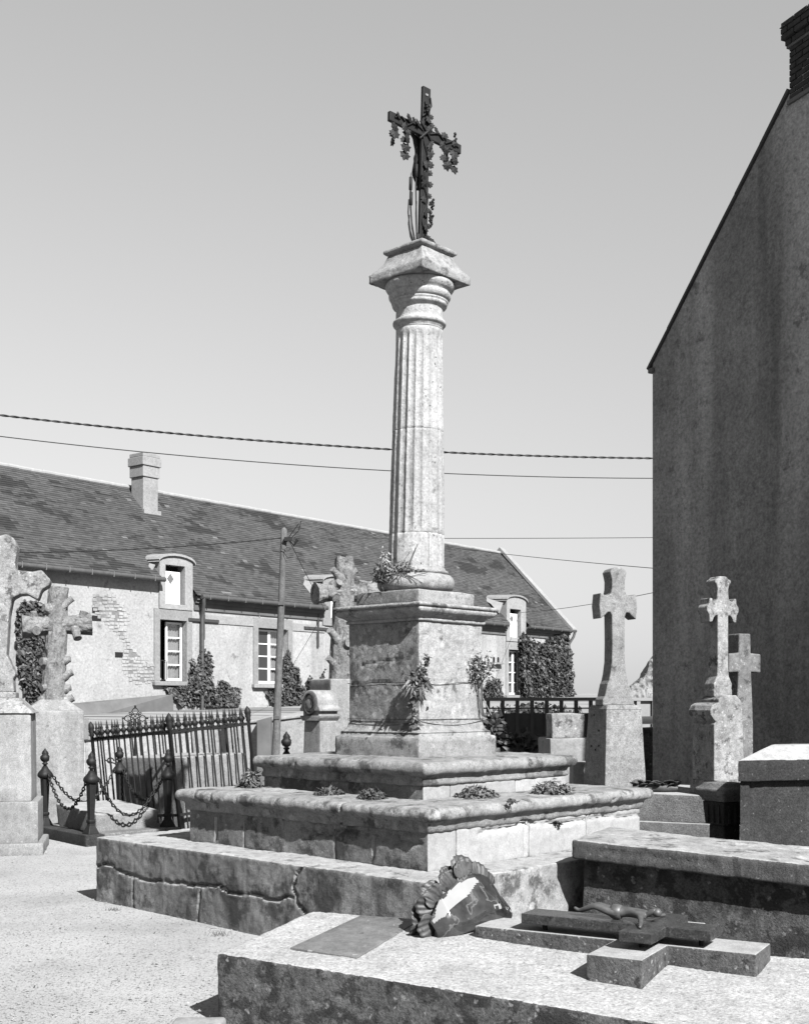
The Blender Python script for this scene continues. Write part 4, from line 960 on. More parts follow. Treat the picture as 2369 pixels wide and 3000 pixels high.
lean_obj(moulded('cap_slab', densify(prof, .02), M['mon'], mon, 34, 0, 0, .004, 9, (), 3, .002))

# iron crucifix: local x along the arms (parallel to the right-hand faces), local -y is the back that faces the viewer
ZI = zz(3.752); top = 5.165+EYE
off = .0138*(ZI-2.7)
ic = bpy.data.objects.new('iron_cross', None); COL.objects.link(ic); ic.parent = mon; ic.location = (LX*off+.02, LY*off, ZI-.03); ic.rotation_euler = (radians(.7), radians(1.2), radians(-4))
Hc = top-ZI+.03; za = zz(4.715)-ZI+.03; bw_, bt = .044, .015
mb = MB(); mb.box(-bw_, bw_, -bt, bt, 0, Hc); o = bevel(mb.build('upright', M['ironcross'], ic), .006, 2)
mb = MB(); mb.box(-.41, -bw_+.004, -bt-.002, bt+.002, za-.04, za+.04); mb.box(bw_-.004, .42, -bt-.002, bt+.002, za-.04, za+.04); bevel(mb.build('arm', M['ironcross'], ic), .006, 2)
mb = MB(); mb.box(-.055, -.025, -bt-.0055, -bt+.001, Hc-.075, Hc-.058); tt = mb.build('title_plate', plain('worn_paint', .3, .7, .5, 60), ic); tt.location = (.035, 0, 0)
# crossed binding
mb = MB(); mb.tube([(-.075, -.02, za-.075), (0, -.032, za), (.075, -.02, za+.075)], .009, 6); mb.tube([(.075, -.02, za-.075), (0, -.03, za), (-.075, -.02, za+.075)], .009, 6); mb.build('binding', M['ironcross'], ic)
def star_leaf(s, name='leaf'):
    pts = [(0, -.1), (.34, -.22), (.42, .05), (.72, .14), (.52, .42), (.5, .72), (.26, .68), (0, 1.0), (-.26, .68), (-.5, .72), (-.52, .42), (-.72, .14), (-.42, .05), (-.34, -.22)]
    n = len(pts); V = [(x*s, -.004-.10*s*abs(x), z*s) for x, z in pts]+[(0, -.014, .3*s)]+[(x*s, .002-.10*s*abs(x), z*s) for x, z in pts]+[(0, -.004, .3*s)]
    F = [[i, (i+1) % n, n] for i in range(n)]+[[n+1+(i+1) % n, n+1+i, 2*n+1] for i in range(n)]+[[(i+1) % n, i, n+1+i, n+1+(i+1) % n] for i in range(n)]
    return newobj(name, V, F, M['ironcross'], ic, None, False)
lf = star_leaf(.066); r = random.Random(11); first = True
def put_leaf(x, y, z, ang, sc, tilt=0, yaw=0):
    global first
    Mx = Matrix.Translation((x, y, z))@Matrix.Rotation(yaw, 4, 'Z')@Matrix.Rotation(tilt, 4, 'X')@Matrix.Rotation(ang, 4, 'Y')@Matrix.Scale(sc, 4)
    if first: lf.matrix_local = Mx; first = False
    else: inst(lf, ic, Mx)
for x, n in ((-.345, 3), (-.22, 4), (.235, 3), (.345, 3)):          # hanging sprays under the arms
    for i in range(n):
        put_leaf(x+r.uniform(-.012, .012), -.01+r.uniform(-.02, .02), za-.055-.06*i, pi+r.uniform(-.4, .4), r.uniform(.85, 1.15), r.uniform(-.3, .3), r.uniform(-.5, .5))
    put_leaf(x+.035, .0, za-.1, pi+.9, .8, .2, .4); put_leaf(x-.035, 0, za-.13, pi-.9, .8, -.2, -.4)
for x, dz, a in ((-.33, .03, .4), (-.21, .045, .2), (-.16, .05, .7), (-.1, .04, -.3), (.1, .06, .6), (.2, .045, .1), (.33, .02, -.4), (-.28, -.02, 2), (.16, -.02, 2.2)):
    put_leaf(x, -.028, za+dz-.02, a, r.uniform(.7, 1.0), r.uniform(-.35, .35), r.uniform(-.4, .4))
for z in (.06, .1, .2, .33, .45, .55, .64, .72, .82, .9, 1.05, 1.12):
    put_leaf(r.uniform(-.02, .03), -.025, z, r.uniform(-2.6, 2.6), r.uniform(.6, .95), r.uniform(-.3, .3), r.uniform(-.3, .3))
    put_leaf(.045, -.01, z+.03, 1.1+r.uniform(-.6, .6), r.uniform(.5, .8), 0, r.uniform(-.9, -.2))
for x, z, a, s in ((.05, .02, 1.0, 1.3), (-.06, .02, -.9, 1.3), (.08, .1, .6, .8), (-.05, .09, -.5, 1.0)): put_leaf(x, -.03, z, a, s, -.3, 0)
mb = MB()     # climbing stem
mb.tube([(.03*sin(q*2.2), -.022, .02+.118*q) for q in np.linspace(0, 10.5, 50)], .007, 5); mb.tube([(-.05, -.02, za+.12), (.0, -.03, za+.17), (.05, -.02, za+.24), (.03, -.025, za+.3)], .007, 5)
for s, x1 in ((-1, -.36), (1, .38)): mb.tube([(s*.04, -.022, za), (s*.14, -.028, za+.04), (s*.22, -.024, za-.02), (x1*.8, -.026, za+.03), (x1, -.022, za)], .007, 5)
mb.build('stem', M['ironcross'], ic, None, True)
for x, y, z in ((-.02, -.05, 1.2), (.06, -.03, .27), (.07, -.03, .3), (.055, -.035, .33), (.08, -.02, .44), (.1, -.02, .42), (.32, -.04, za+.07)):
    mb = MB()
    for i in range(5): mb.lathe([(.001, -.012), (.009, -.008), (.012, 0), (.009, .008), (.001, .012)], 6, (x+r.uniform(-.015, .015), y+r.uniform(-.01, .01), z+.014*i-.03))
    mb.build('berry_bunch', M['ironcross'], ic, None, True)
# bulrushes on the far side of the upright (world left of it)
rd = None
for x, y, zt, hd in ((-.085, .06, .50, True), (-.07, .085, .64, True), (-.05, .04, .74, True), (-.11, .05, .30, False), (-.06, .02, .42, False), (-.10, .07, .44, False)):
    mb = MB(); mb.tube([(-.04, .02, .0), (x*.9, y*.8, zt*.4), (x*1.05, y, zt*.75), (x, y, zt)], .006, 6)
    if hd: mb.tube([(x, y, zt-.11), (x, y, zt-.105), (x, y, zt), (x, y, zt+.006)], [.006, .014, .014, .005], 8); mb.tube([(x, y, zt), (x, y, zt+.04)], [.004, .002], 5)
    mb.build('bulrush', M['ironcross'], ic, None, True)
# corpus on the far face
def skin_fig(name, P, E, Rr, mat, parent, root=0, sub=2):
    me = bpy.data.meshes.new(name); me.from_pydata(P, E, []); o = bpy.data.objects.new(name, me); COL.objects.link(o); o.parent = parent
    sm = o.modifiers.new('skin', 'SKIN'); me.materials.append(mat)
    for i, q in enumerate(me.skin_vertices[0].data): q.radius = Rr[i] if hasattr(Rr[i], '__len__') else (Rr[i], Rr[i]); q.use_root = (i == root)
    s = o.modifiers.new('subdivision', 'SUBSURF'); s.levels = sub; s.render_levels = sub; sm.use_smooth_shade = True
    return o
def corpus(mat, parent, Mx, s=1.0):
    # a crucified figure 1 unit tall: x to the sides, y out of the cross, z up
    P = [(0, .10, .50), (0, .11, .62), (0, .10, .74), (0, .09, .80), (0.0, .13, .86), (.012, .15, .92),
         (.10, .09, .77), (.23, .06, .82), (.37, .04, .86), (.42, .04, .87), (-.10, .09, .77), (-.23, .06, .82), (-.37, .04, .86), (-.42, .04, .87),
         (.045, .09, .46), (.05, .15, .26), (.02, .07, .07), (.015, .10, .01), (-.045, .09, .46), (-.05, .15, .26), (-.015, .08, .07), (-.01, .11, .01)]
    E = [(0, 1), (1, 2), (2, 3), (3, 4), (4, 5), (2, 6), (6, 7), (7, 8), (8, 9), (2, 10), (10, 11), (11, 12), (12, 13), (0, 14), (14, 15), (15, 16), (16, 17), (0, 18), (18, 19), (19, 20), (20, 21)]
    Rr = [.062, .058, .07, .028, .036, .042, .036, .026, .018, .015, .036, .026, .018, .015, .05, .036, .022, .016, .05, .036, .022, .016]
    f = skin_fig('figure', [(x*s, y*s, z*s) for x, y, z in P], E, [q*s for q in Rr], mat, parent, 0, 2); f.matrix_local = Mx
    # loincloth, beard and hair as their own pieces
    mb = MB(); mb.lathe([(.06*s, -.07*s), (.078*s, -.04*s), (.08*s, .0), (.07*s, .045*s), (.06*s, .05*s)], 14, (0, .1*s, .49*s), 0, True, lambda q, z: 1+.06*sin(q*5)); c = mb.build('loincloth', mat, f, None, True)
    mb = MB(); mb.lathe([(.01*s, -.05*s), (.036*s, -.03*s), (.046*s, .0), (.044*s, .03*s), (.02*s, .052*s)], 12, (.01*s, .125*s, .905*s)); mb.tube([(.01*s, .165*s, .89*s), (.012*s, .175*s, .85*s)], [.02*s, .008*s], 6); mb.tube([(.012*s, .185*s, .9*s), (.012*s, .198*s, .885*s)], [.008*s, .009*s], 6)
    mb.build('hair', mat, f, None, True)
    return f
corpus(M['ironcross'], ic, Matrix.Translation((0, .012, za-.47))@Matrix.Rotation(0, 4, 'Z'), .56)

# ------------------------------------------------------------------ wires tied round the pedestal
def ring(zs, label, r=.0022, h=.403):
    mb = MB(); P = []
    c = [(-h, -h), (h, -h), (h, h), (-h, h), (-h, -h)]
    for (a, b), (d, e) in zip(c[:-1], c[1:]):
        for i in range(10):
            f = i/10; P.append((a+(d-a)*f, b+(e-b)*f, zs(a+(d-a)*f, b+(e-b)*f)))
    P.append(P[0]); mb.tube([MI.inverted()@Vector(p) for p in P], r, 5, False)
    o = mb.build('tie_wire', M['thinwire'], None, (MC.x, MC.y, 0)); return tag(o, label, 'wire')
ring(lambda x, y: 1.555, 'taut wire tied round the foot of the pedestal')
ring(lambda x, y: 1.505+.05*abs(max(abs(x), abs(y))-.403)+.04*(min(abs(x), abs(y))/.4)**2, 'slack wire sagging round the foot of the pedestal')
ring(lambda x, y: 1.845+.012*sin(x*9), 'wire tied round the middle of the pedestal')

# ------------------------------------------------------------------ plants growing on the monument
def weed(pos, rad, hgt, n, size, label, mat, name='weed', droop=.1, aspect=.7, stems=8):
    root = thing(name, label, 'plant', pos)
    th = rng.uniform(0, 2*pi, n); rr = rad*np.sqrt(rng.random(n)); z = hgt*rng.random(n)*(1-(rr/rad)**2*.7)+.005
    P = np.stack([rr*np.cos(th), rr*np.sin(th), z], 1); N = np.stack([np.cos(th)*.5, np.sin(th)*.5, np.ones(n)*.9], 1)
    leafcloud('foliage', P, N, size, mat, root, .5, droop, aspect)
    mb = MB()
    for i in range(stems):
        q = random.uniform(0, 2*pi); f = random.uniform(.3, .9); mb.tube([(0, 0, -.01), (f*rad*.5*cos(q), f*rad*.5*sin(q), hgt*.5), (f*rad*cos(q), f*rad*sin(q), hgt*f)], [.004, .003, .0015], 4)
    mb.build('stem', M['stem'], root); return root
def onstep(px, py, z): D = dep(py, z); p = at(px, py, D); p.z = z-.004; return p
W = M['weed']
weed(onstep(735, 2312, Z2), .10, .17, 260, .06, 'spiky leafy weed on the left corner of the middle step', W, aspect=.4)
weed(onstep(965, 2330, Z2+.005), .12, .07, 320, .03, 'low weed at the foot of the dark riser, left of its neighbour', M['weeddark'])
weed(onstep(1090, 2340, Z2+.005), .11, .09, 300, .03, 'low weed on the middle step near the pedestal corner', M['weeddark'])
weed(onstep(1395, 2337, Z2+.004), .17, .09, 460, .032, 'broad low weed on the sunlit side of the middle step', W)
weed(onstep(1615, 2325, Z2+.004), .16, .11, 460, .034, 'bushy low weed near the cracked corner of the middle step', W)
weed(onstep(1500, 2352, Z2), .04, .03, 30, .03, 'tiny sprig on the tread between two weeds', M['weeddark'])
p = MI.inverted()@ml(1632, 2418, 'R', h2r); weed(p, .035, .03, 40, .03, 'tiny tuft hanging from the crack in the sunlit riser', M['weeddark'])
# trailing plant rooted at the pedestal's near corner
cp = MI.inverted()@Vector((-.400, -.400, 1.86)); tr = thing('trailing_plant', 'leafy plant rooted in the near corner of the pedestal and trailing down', 'plant', cp)
P = []; N = []
def strand(name, pts, size, n, mat, asp=.6):
    pts = [Vector(p) for p in pts]; Q = []
    for i in range(n):
        f = i/(n-1)*(len(pts)-1); k = min(int(f), len(pts)-2); Q.append(pts[k].lerp(pts[k+1], f-k)+Vector((random.uniform(-.012, .012), random.uniform(-.012, .006), 0)))
    leafcloud(name, np.array([list(q) for q in Q]), (.1, -1, .4), size, mat, tr, .7, .5, asp)
    mb = MB(); mb.tube(pts, .003, 4); mb.build('stem', M['stem'], tr)
strand('foliage', [(-.02, -.02, 0), (-.03, -.07, -.05), (-.045, -.05, -.15), (-.04, -.035, -.25), (-.01, -.03, -.34)], .045, 70, W)
strand('foliage', [(-.01, -.02, 0), (-.02, -.06, -.04), (-.06, -.03, -.12), (-.05, -.02, -.2)], .045, 40, W)
strand('foliage', [(.0, -.02, .0), (.03, -.05, .05), (.05, -.05, .13), (.07, -.04, .21)], .04, 46, M['weeddark'])
mb = MB()
for i in range(26):       # long lance leaves spreading from the root
    a = random.uniform(-2.9, .3); l = random.uniform(.10, .19); d = Vector((cos(a)*.8, -.35-.2*random.random(), sin(a)*.55)).normalized()
    s = d.cross(Vector((0, -1, .3))).normalized()*.011; b = Vector((0, -.01, 0)); m1 = b+d*l*.55+Vector((0, 0, .025)); t1 = b+d*l+Vector((0, 0, -.03))
    mb.add([b-s*.4, b+s*.4, m1+s, t1, m1-s], [(0, 1, 2, 4), (4, 2, 3)])
mb.build('lance_leaves', M['weeddark'], tr)
q = rng.normal(size=(150, 3))*np.array([.055, .02, .05])+np.array([-.01, -.05, -.02]); leafcloud('foliage', q, (0, -1, .5), .04, W, tr, .8, .2, .6)
# wallflower on the sunlit face
wp = MI.inverted()@ml(1402, 1968, 'R', .40); wl = thing('wallflower', 'flowering plant sprouting from the right edge of the sunlit pedestal face', 'plant', wp)
q = rng.normal(size=(420, 3))*np.array([.055, .035, .062])+np.array([.0, -.06, .02]); leafcloud('foliage', q, (0, -.6, .8), .032, W, wl, .9, 0, .5)
q = rng.normal(size=(120, 3))*np.array([.055, .035, .05])+np.array([.0, -.07, .05]); leafcloud('blossom', q, (0, -.6, .8), .022, M['flower'], wl, .9, 0, .9)
mb = MB()
for i in range(9): x = random.uniform(-.03, .05); mb.tube([(0, -.03, 0), (x*.6, -.05, -.08), (x*.4+.01, -.03, -.2-.15*random.random()), (x*.5+.02, -.02, -.36)], .0025, 4)
mb.build('stem', M['stem'], wl)
mb = MB(); mb.tube([MI.inverted()@ml(1414, 2045, 'R', .41)-wp, MI.inverted()@ml(1428, 2095, 'R', .44)-wp+Vector((.03, 0, 0))], .003, 4); mb.build('dry_stalk', M['flower'], wl)
# plants round the column foot
cb = Vector((MC.x-.25, MC.y-.16, ZP+.12)); cf = thing('wall_plant', 'leafy flowering plant rooted on the left of the column base', 'plant', cb)
q = rng.normal(size=(70, 3))*np.array([.035, .03, .035])+np.array([-.03, -.05, .02]); leafcloud('foliage', q, (-.5, -.8, .3), .06, M['weeddark'], cf, .7, .2, .4)
q = rng.normal(size=(50, 3))*np.array([.02, .02, .04])+np.array([-.01, -.02, .16]); leafcloud('blossom', q, (-.3, -.8, .5), .035, M['flower'], cf, .8, 0, .5)
q = rng.normal(size=(150, 3))*np.array([.06, .02, .025])+np.array([.13, -.12, .06]); leafcloud('foliage', q, (0, -.9, .4), .028, W, cf, .8, .1, .6)
mb = MB(); mb.tube([(0, 0, -.03), (-.04, -.06, .03), (-.02, -.03, .2)], .004, 4)
for a in np.linspace(-.6, .9, 9):
    mb.tube([(.12, -.10, .0), (.12+.10*a, -.16, .03-.04*abs(a)), (.12+.22*a+.02, -.16, -.07+.1*random.random())], .0028, 4)
mb.tube([(.10, -.14, -.04), (.2, -.13, .1), (.26, -.1, .26)], .0028, 4); mb.tube([(.14, -.14, .04), (.28, -.14, .05), (.44, -.0, .03)], .0025, 4); mb.tube([(.1, -.14, .05), (.2, -.12, .2)], .002, 4)
mb.build('twig', M['stem'], cf)

# ------------------------------------------------------------------ rustic crosses carved like tree trunks
def trunk(pts, rad, n=18, rough=.012, seed=0, name='trunk', parent=None, mat='bark', nz=40):
    pts = [Vector(p) for p in pts]; P = []; R = []
    for i in range(nz+1):
        f = i/nz*(len(pts)-1); k = min(int(f), len(pts)-2); P.append(pts[k].lerp(pts[k+1], f-k)); R.append(rad[k]+(rad[k+1]-rad[k])*(f-k))
    mb = MB(); mb.tube(P, R, n, True); V = np.array(mb.V)
    N = np.zeros_like(V)
    for i in range(nz+1): c = np.array(P[i]); q = V[i*n:(i+1)*n]-c; N[i*n:(i+1)*n] = q/np.maximum(np.linalg.norm(q, axis=1, keepdims=True), 1e-9)
    ax = np.array(list((pts[-1]-pts[0]).normalized())); al = (V@ax)[:, None]*ax
    Q = (V-al)*16+al*4+seed
    Q = (V-al)*20+al*3+seed
    V = V+N*(rough*.9*(.5-np.abs(fbm(Q, 3))*1.6)+rough*.45*fbm(V*6+seed, 2))[:, None]
    return newobj(name, V, mb.F, M[mat], parent)
def stub(p, d, l, r, parent):
    d = Vector(d).normalized(); p = Vector(p)
    return trunk([p-d*.05, p, p+d*l*.25, p+d*l*.6, p+d*l], [r*1.9, r*1.6, r*1.25, r*1.08, r*1.08], 18, .008, random.uniform(0, 50), 'branch_stub', parent, 'bark', 14)
def rustic(label, px, D, ztop, zarm, armL, armR, r0, r1, zb, yaw, stubs, lean=0, seed=0, mat='bark'):
    base = at(px, 2060, D); base.z = 0
    c = thing('trunk_cross', label, 'grave cross', base, yaw, None)
    lx = lean*(ztop-zb)
    trunk([(0, 0, zb-.03), (lx*.3, 0, zb+(ztop-zb)*.3), (lx*.7, 0, zb+(ztop-zb)*.7), (lx, 0, ztop)], [r0*1.12, r0, (r0+r1)/2, r1], 60, .03, seed, 'trunk', c, mat, 130)
    ax = lx*(zarm-zb)/(ztop-zb)
    trunk([(ax-armL, 0, zarm-.03), (ax-armL*.55, 0, zarm-.02), (ax, 0, zarm), (ax+armR*.55, 0, zarm+.01), (ax+armR, 0, zarm+.03)], [r1*1.22, r1*.95, r1*.9, r1*.95, r1*1.2], 52, .03, seed+5, 'arm', c, mat, 80)
    for x, y, z, dx, dy, dz, l, r in stubs: stub((ax+x, y, z), (dx, dy, dz), l, r, c)
    return c
E = EYE
def pedestal(c, half, z0, z1, mat, tap=.02, base=True, cap=0, yaw=0):
    if base: boxblock('plinth', -half-.05, half+.05, -half-.05, half+.05, -.02, z0, M[mat], c, res=.08, r=.012, amp=.004)
    boxblock('pedestal', -half, half, -half, half, z0-.004, z1, M[mat], c, tap, res=.06, r=.02, amp=.005)
    if cap: boxblock('pedestal_cap', -half+tap-.03, half-tap+.03, -half+tap-.03, half-tap+.03, z1-.003, z1+cap, M[mat], c, .06, res=.08, r=.012, amp=.004)
# second cross on the left
zb = E+(HOR-2052)/FPX*16.5
L2 = rustic('stone cross carved as a tree trunk with stubs, beside the iron chains', 155, 16.5, E+1.60, E+1.08, .46, .46, .14, .125, zb, radians(20),
   [(-.12, -.05, E+1.30, -1, -.4, .1, .07, .05), (.09, -.05, E+1.36, 1, -.2, .8, .15, .04), (.33, -.02, E+1.14, .25, -.2, 1, .14, .05), (-.24, -.06, E+1.03, -.3, -1, -.35, .14, .055), (.24, -.06, E+1.02, .2, -.6, -.9, .16, .05), (-.3, -.02, E+1.16, -.1, -.2, 1, .10, .04), (-.12, -.04, E+.56, -1, -.45, .1, .10, .055), (.13, -.04, E+.6, 1, -.3, .2, .05, .04), (.12, -.04, E+.38, 1, -.3, .55, .10, .04), (-.12, -.05, E+.22, -1, -.5, -.2, .10, .045), (.13, -.03, E+.20, 1, -.2, .3, .06, .04), (.13, -.04, E+.03, 1, -.3, .55, .10, .045), (-.15, -.04, E+.02, -1, -.3, .6, .10, .04)], .05, 3.0)
boxblock('pedestal', -.40, .40, -.33, .33, 0, zb-.14, M['crossgrey'], L2, .012, res=.05, r=.02, amp=.006)
B = [(-.38, -.31, zb-.145), (.38, -.31, zb-.145), (.38, .31, zb-.145), (-.38, .31, zb-.145)]; T = [(-.18, -.17, zb+.01), (.18, -.17, zb+.01), (.18, .17, zb+.01), (-.18, .17, zb+.01)]
hexblock('pedestal_shoulder', B, T, M['crossgrey'], L2, res=.05, r=.02, amp=.008)
boxblock('plinth', -.46, .46, -.39, .39, 0, .42, M['crossgrey'], L2, res=.06, r=.02, amp=.005)
boxblock('wall_bracket', .36, .46, -.2, .25, zb-.55, zb-.24, M['crossgrey'], L2, res=.06, r=.02)
# cross behind the monument
zb3 = E+(HOR-1990)/FPX*13.5
L3 = rustic('stone cross carved as a rough tree trunk, half hidden behind the pedestal', 1000, 13.5, E+1.655, E+1.25, .36, .40, .125, .097, zb3, radians(30),
   [(-.09, -.05, E+1.42, -1, -.3, .9, .12, .035), (.09, -.03, E+1.48, 1, -.2, .5, .06, .03), (-.19, -.08, E+1.22, .2, -1, -.6, .09, .045), (-.12, -.06, E+1.33, .2, -1, .5, .06, .04), (.2, -.05, E+1.3, .1, -.4, 1, .09, .05), (-.11, -.04, E+.72, -1, -.35, .9, .15, .04), (-.02, -.1, E+.66, .0, -1, .2, .07, .045), (-.12, -.03, E+.42, -1, -.3, .8, .14, .035), (-.0, -.1, E+.57, .1, -1, -.1, .05, .03)], .03, 9.0, 'bark')
boxblock('pedestal', -.30, .30, -.30, .30, 0, zb3+.0, M['crossgrey'], L3, .03, res=.05, r=.02, amp=.006)
# headstone scroll in front of that cross: rounded block with an oval, moulding and tapering stem
hp_ = at(934, 2060, 12.9); hp_.z = 0
hs_ = thing('scroll_headstone', 'small headstone with a round scroll top and carved oval, left of the pedestal', 'headstone', hp_, radians(-46))
def zpx(py, D): return E+(HOR-py)/FPX*D
D = 12.9; zt_, zm1, zm2, zm3 = zpx(2022, D), zpx(2084, D), zpx(2097, D), zpx(2112, D)
n = 14; rw_ = .14
out = [(-rw_-.03, zm1), (rw_+.03, zm1), (rw_+.03, zm1+.03), (rw_, zm1+.06)]+[(rw_*cos(pi*i/n), zt_-rw_+rw_*sin(pi*i/n)) for i in range(n+1)]+[(-rw_, zm1+.06), (-rw_-.03, zm1+.03)]
extrude('scroll_top', out, -.13, .16, M['crossgrey'], hs_, .01)
mb = MB(); P = [(.085*cos(q), -.135, zt_-rw_-.01+.11*sin(q)) for q in np.linspace(0, 2*pi, 33)]; mb.tube(P, .014, 6, False); mb.build('oval', M['darkstone'], hs_, None, True)
mb = MB(); mb.lathe([(.001, 0), (.05, .006), (.06, .0)], 20); ov = mb.build('medallion', M['crossgrey'], hs_, None, True); ov.matrix_local = Matrix.Translation((0, -.133, zt_-rw_-.01))@Matrix.Rotation(pi/2, 4, 'X')
mb = MB(); mb.box(-rw_+.01, rw_-.01, -.11, .15, zm2, zm1); mb.build('neck', M['crossgrey'], hs_)
extrude('moulding', [(-rw_+.01, zm3), (rw_-.01, zm3), (rw_+.02, zm2-.02), (rw_+.03, zm2), (-rw_-.03, zm2), (-rw_-.02, zm2-.02)], -.13, .16, M['crossgrey'], hs_, .005)
boxblock('stem', -.17, .17, -.13, .15, 0, zm3+.002, M['crossgrey'], hs_, .035, res=.05, r=.012, amp=.004)
# far left cross with a trefoil arm, cut by the frame
bp = at(-14, 2060, 13.7); bp.z = 0
L1 = thing('great_cross', 'large weathered stone cross on a broad panelled pedestal, left of the trunk cross', 'grave cross', bp, radians(13))
zq = lambda py: E+(HOR-py)/FPX*13.55
boxblock('footing', -.75, .56, -.5, .5, -.03, .12, M['crossgrey'], L1, res=.07, r=.02, amp=.008)
boxblock('plinth', -.7, .5, -.44, .44, .11, zq(2345), M['crossgrey'], L1, res=.06, r=.015, amp=.005)
boxblock('pedestal', -.64, .43, -.40, .40, zq(2345)-.004, zq(2090), M['crossgrey'], L1, .012, res=.06, r=.015, amp=.005)
B = [(-.65, -.42, zq(2090)-.002), (.46, -.42, zq(2090)-.002), (.46, .42, zq(2090)-.002), (-.65, .42, zq(2090)-.002)]; T = [(-.5, -.26, zq(2045)), (.27, -.26, zq(2045)), (.27, .26, zq(2045)), (-.5, .26, zq(2045))]
hexblock('pedestal_shoulder', B, T, M['lichen'], L1, res=.05, r=.02, amp=.008)
boxblock('base_block', -.44, .245, -.22, .22, zq(2045)-.004, zq(2028), M['lichen'], L1, .0, res=.05, r=.01)
zk = lambda py: zq(py)
pts = [(-.36, zk(2029)), (.22, zk(2029)), (.21, zk(1990)), (.24, zk(1975)), (.2, zk(1950)), (.14, zk(1918)), (.165, zk(1800)), (.20, zk(1752)), (.28, zk(1740)), (.36, zk(1738)), (.48, zk(1755)), (.52, zk(1725)), (.60, zk(1712)), (.62, zk(1695)), (.56, zk(1678)), (.52, zk(1666)), (.42, zk(1672)), (.24, zk(1668)), (.235, zk(1640)), (.26, zk(1600)), (.22, zk(1575)), (.14, zk(1563)), (.02, zk(1572)), (-.02, zk(1590)), (-.3, zk(1590))]
o = extrude('cross', [(x*1.0, z) for x, z in pts], -.16, .16, M['lichen'], L1, .02)
# iron lamp ring in the top opening
# ------------------------------------------------------------------ chained grave
posts = [at(132, 2060, 15.2), at(266, 2060, 14.2), at(491, 2060, 15.0), at(352, 2060, 16.2)]
ctr = sum(posts, Vector())/4; CURB = .13
kr = thing('grave_kerb', 'stone kerb carrying the chained iron posts', 'kerb', (ctr.x, ctr.y, 0))
for i in range(4):
    a, b = posts[i], posts[(i+1) % 4]; d = (b-a).normalized(); nrm = Vector((d.y, -d.x, 0))
    if nrm.dot(a-ctr) < 0: nrm = -nrm
    a2, b2 = a-d*.12+nrm*.12, b+d*.12+nrm*.12; a3, b3 = a-d*.12-nrm*.12, b+d*.12-nrm*.12
    if i % 2: a2 += d*.241; a3 += d*.241; b2 -= d*.241; b3 -= d*.241
    q = [Vector((p.x-ctr.x, p.y-ctr.y, 0)) for p in (a2, b2, b3, a3)]
    if (q[1]-q[0]).cross(q[2]-q[0]).z < 0: q = q[::-1]
    hexblock('kerb_stone', [(p.x, p.y, -.03) for p in q], [(p.x, p.y, CURB) for p in q], M['darkstone'] if i < 1 else M['granite'], kr, res=.06, r=.015, amp=.005)  # shaded left kerb stone gets darker stone, so its shade is painted in
def chain_post():
    root = bpy.data.objects.new('chain_post', None); COL.objects.link(root); s2 = sqrt(2)
    mb = MB(); mb.lathe([(.075*s2, 0), (.07*s2, .02), (.05*s2, .07), (.037*s2, .10), (.034*s2, .13), (.042*s2, .14), (.042*s2, .165), (.034*s2, .175)], 4, (0, 0, 0), pi/4); bevel(mb.build('base', M['iron'], root), .006)
    mb = MB(); mb.lathe([(.030*s2, .17), (.045*s2, .60)], 4, (0, 0, 0), pi/4); bevel(mb.build('shaft', M['iron'], root), .006)
    mb = MB(); mb.lathe([(.058*s2, .598), (.082*s2, .62), (.09*s2, .645), (.084*s2, .668), (.07*s2, .69), (.045*s2, .72), (.028*s2, .755)], 32, (0, 0, 0), pi/4, True, lambda q, z: (.72+.03*cos(q*4+pi)+(.015*abs(sin(q*8)) if .61 < z < .67 else 0))); mb.build('collar', M['iron'], root, None, True)
    mb = MB(); mb.lathe([(.022, .745), (.022, .775), (.036, .785), (.036, .797), (.02, .805), (.045, .825), (.058, .855), (.055, .88), (.038, .905), (.042, .92), (.03, .945), (.014, .965), (.003, .985)], 18, (0, 0, 0), 0, True, lambda q, z: 1+(.10*sin(q*5+z*60) if z > .81 else 0)); mb.build('urn_finial', M['iron'], root, None, True)
    return root
def dup(root, loc, rz):
    r_ = root.copy(); COL.objects.link(r_); r_.location = loc; r_.rotation_euler = (0, 0, rz)
    for chd in list(root.children):
        c_ = chd.copy(); COL.objects.link(c_); c_.parent = r_
        for g in list(chd.children):
            d_ = g.copy(); COL.objects.link(d_); d_.parent = c_
    return r_
cp0 = chain_post()
PL = ['urn topped iron post standing right beside the great cross pedestal', 'urn topped iron post on the free kerb corner towards the gravel yard', 'urn topped iron post standing next to the moulded steps', 'urn topped iron post in front of the railing end and trunk cross']
for i, p in enumerate(posts):
    o = cp0 if i == 0 else dup(cp0, (0, 0, 0), 0)
    o.location = (p.x, p.y, CURB-.004); o.rotation_euler = (radians(random.uniform(-.8, .8)), radians(random.uniform(-.8, .8)), radians(47))
    tag(o, PL[i], 'post', 'chained grave posts')
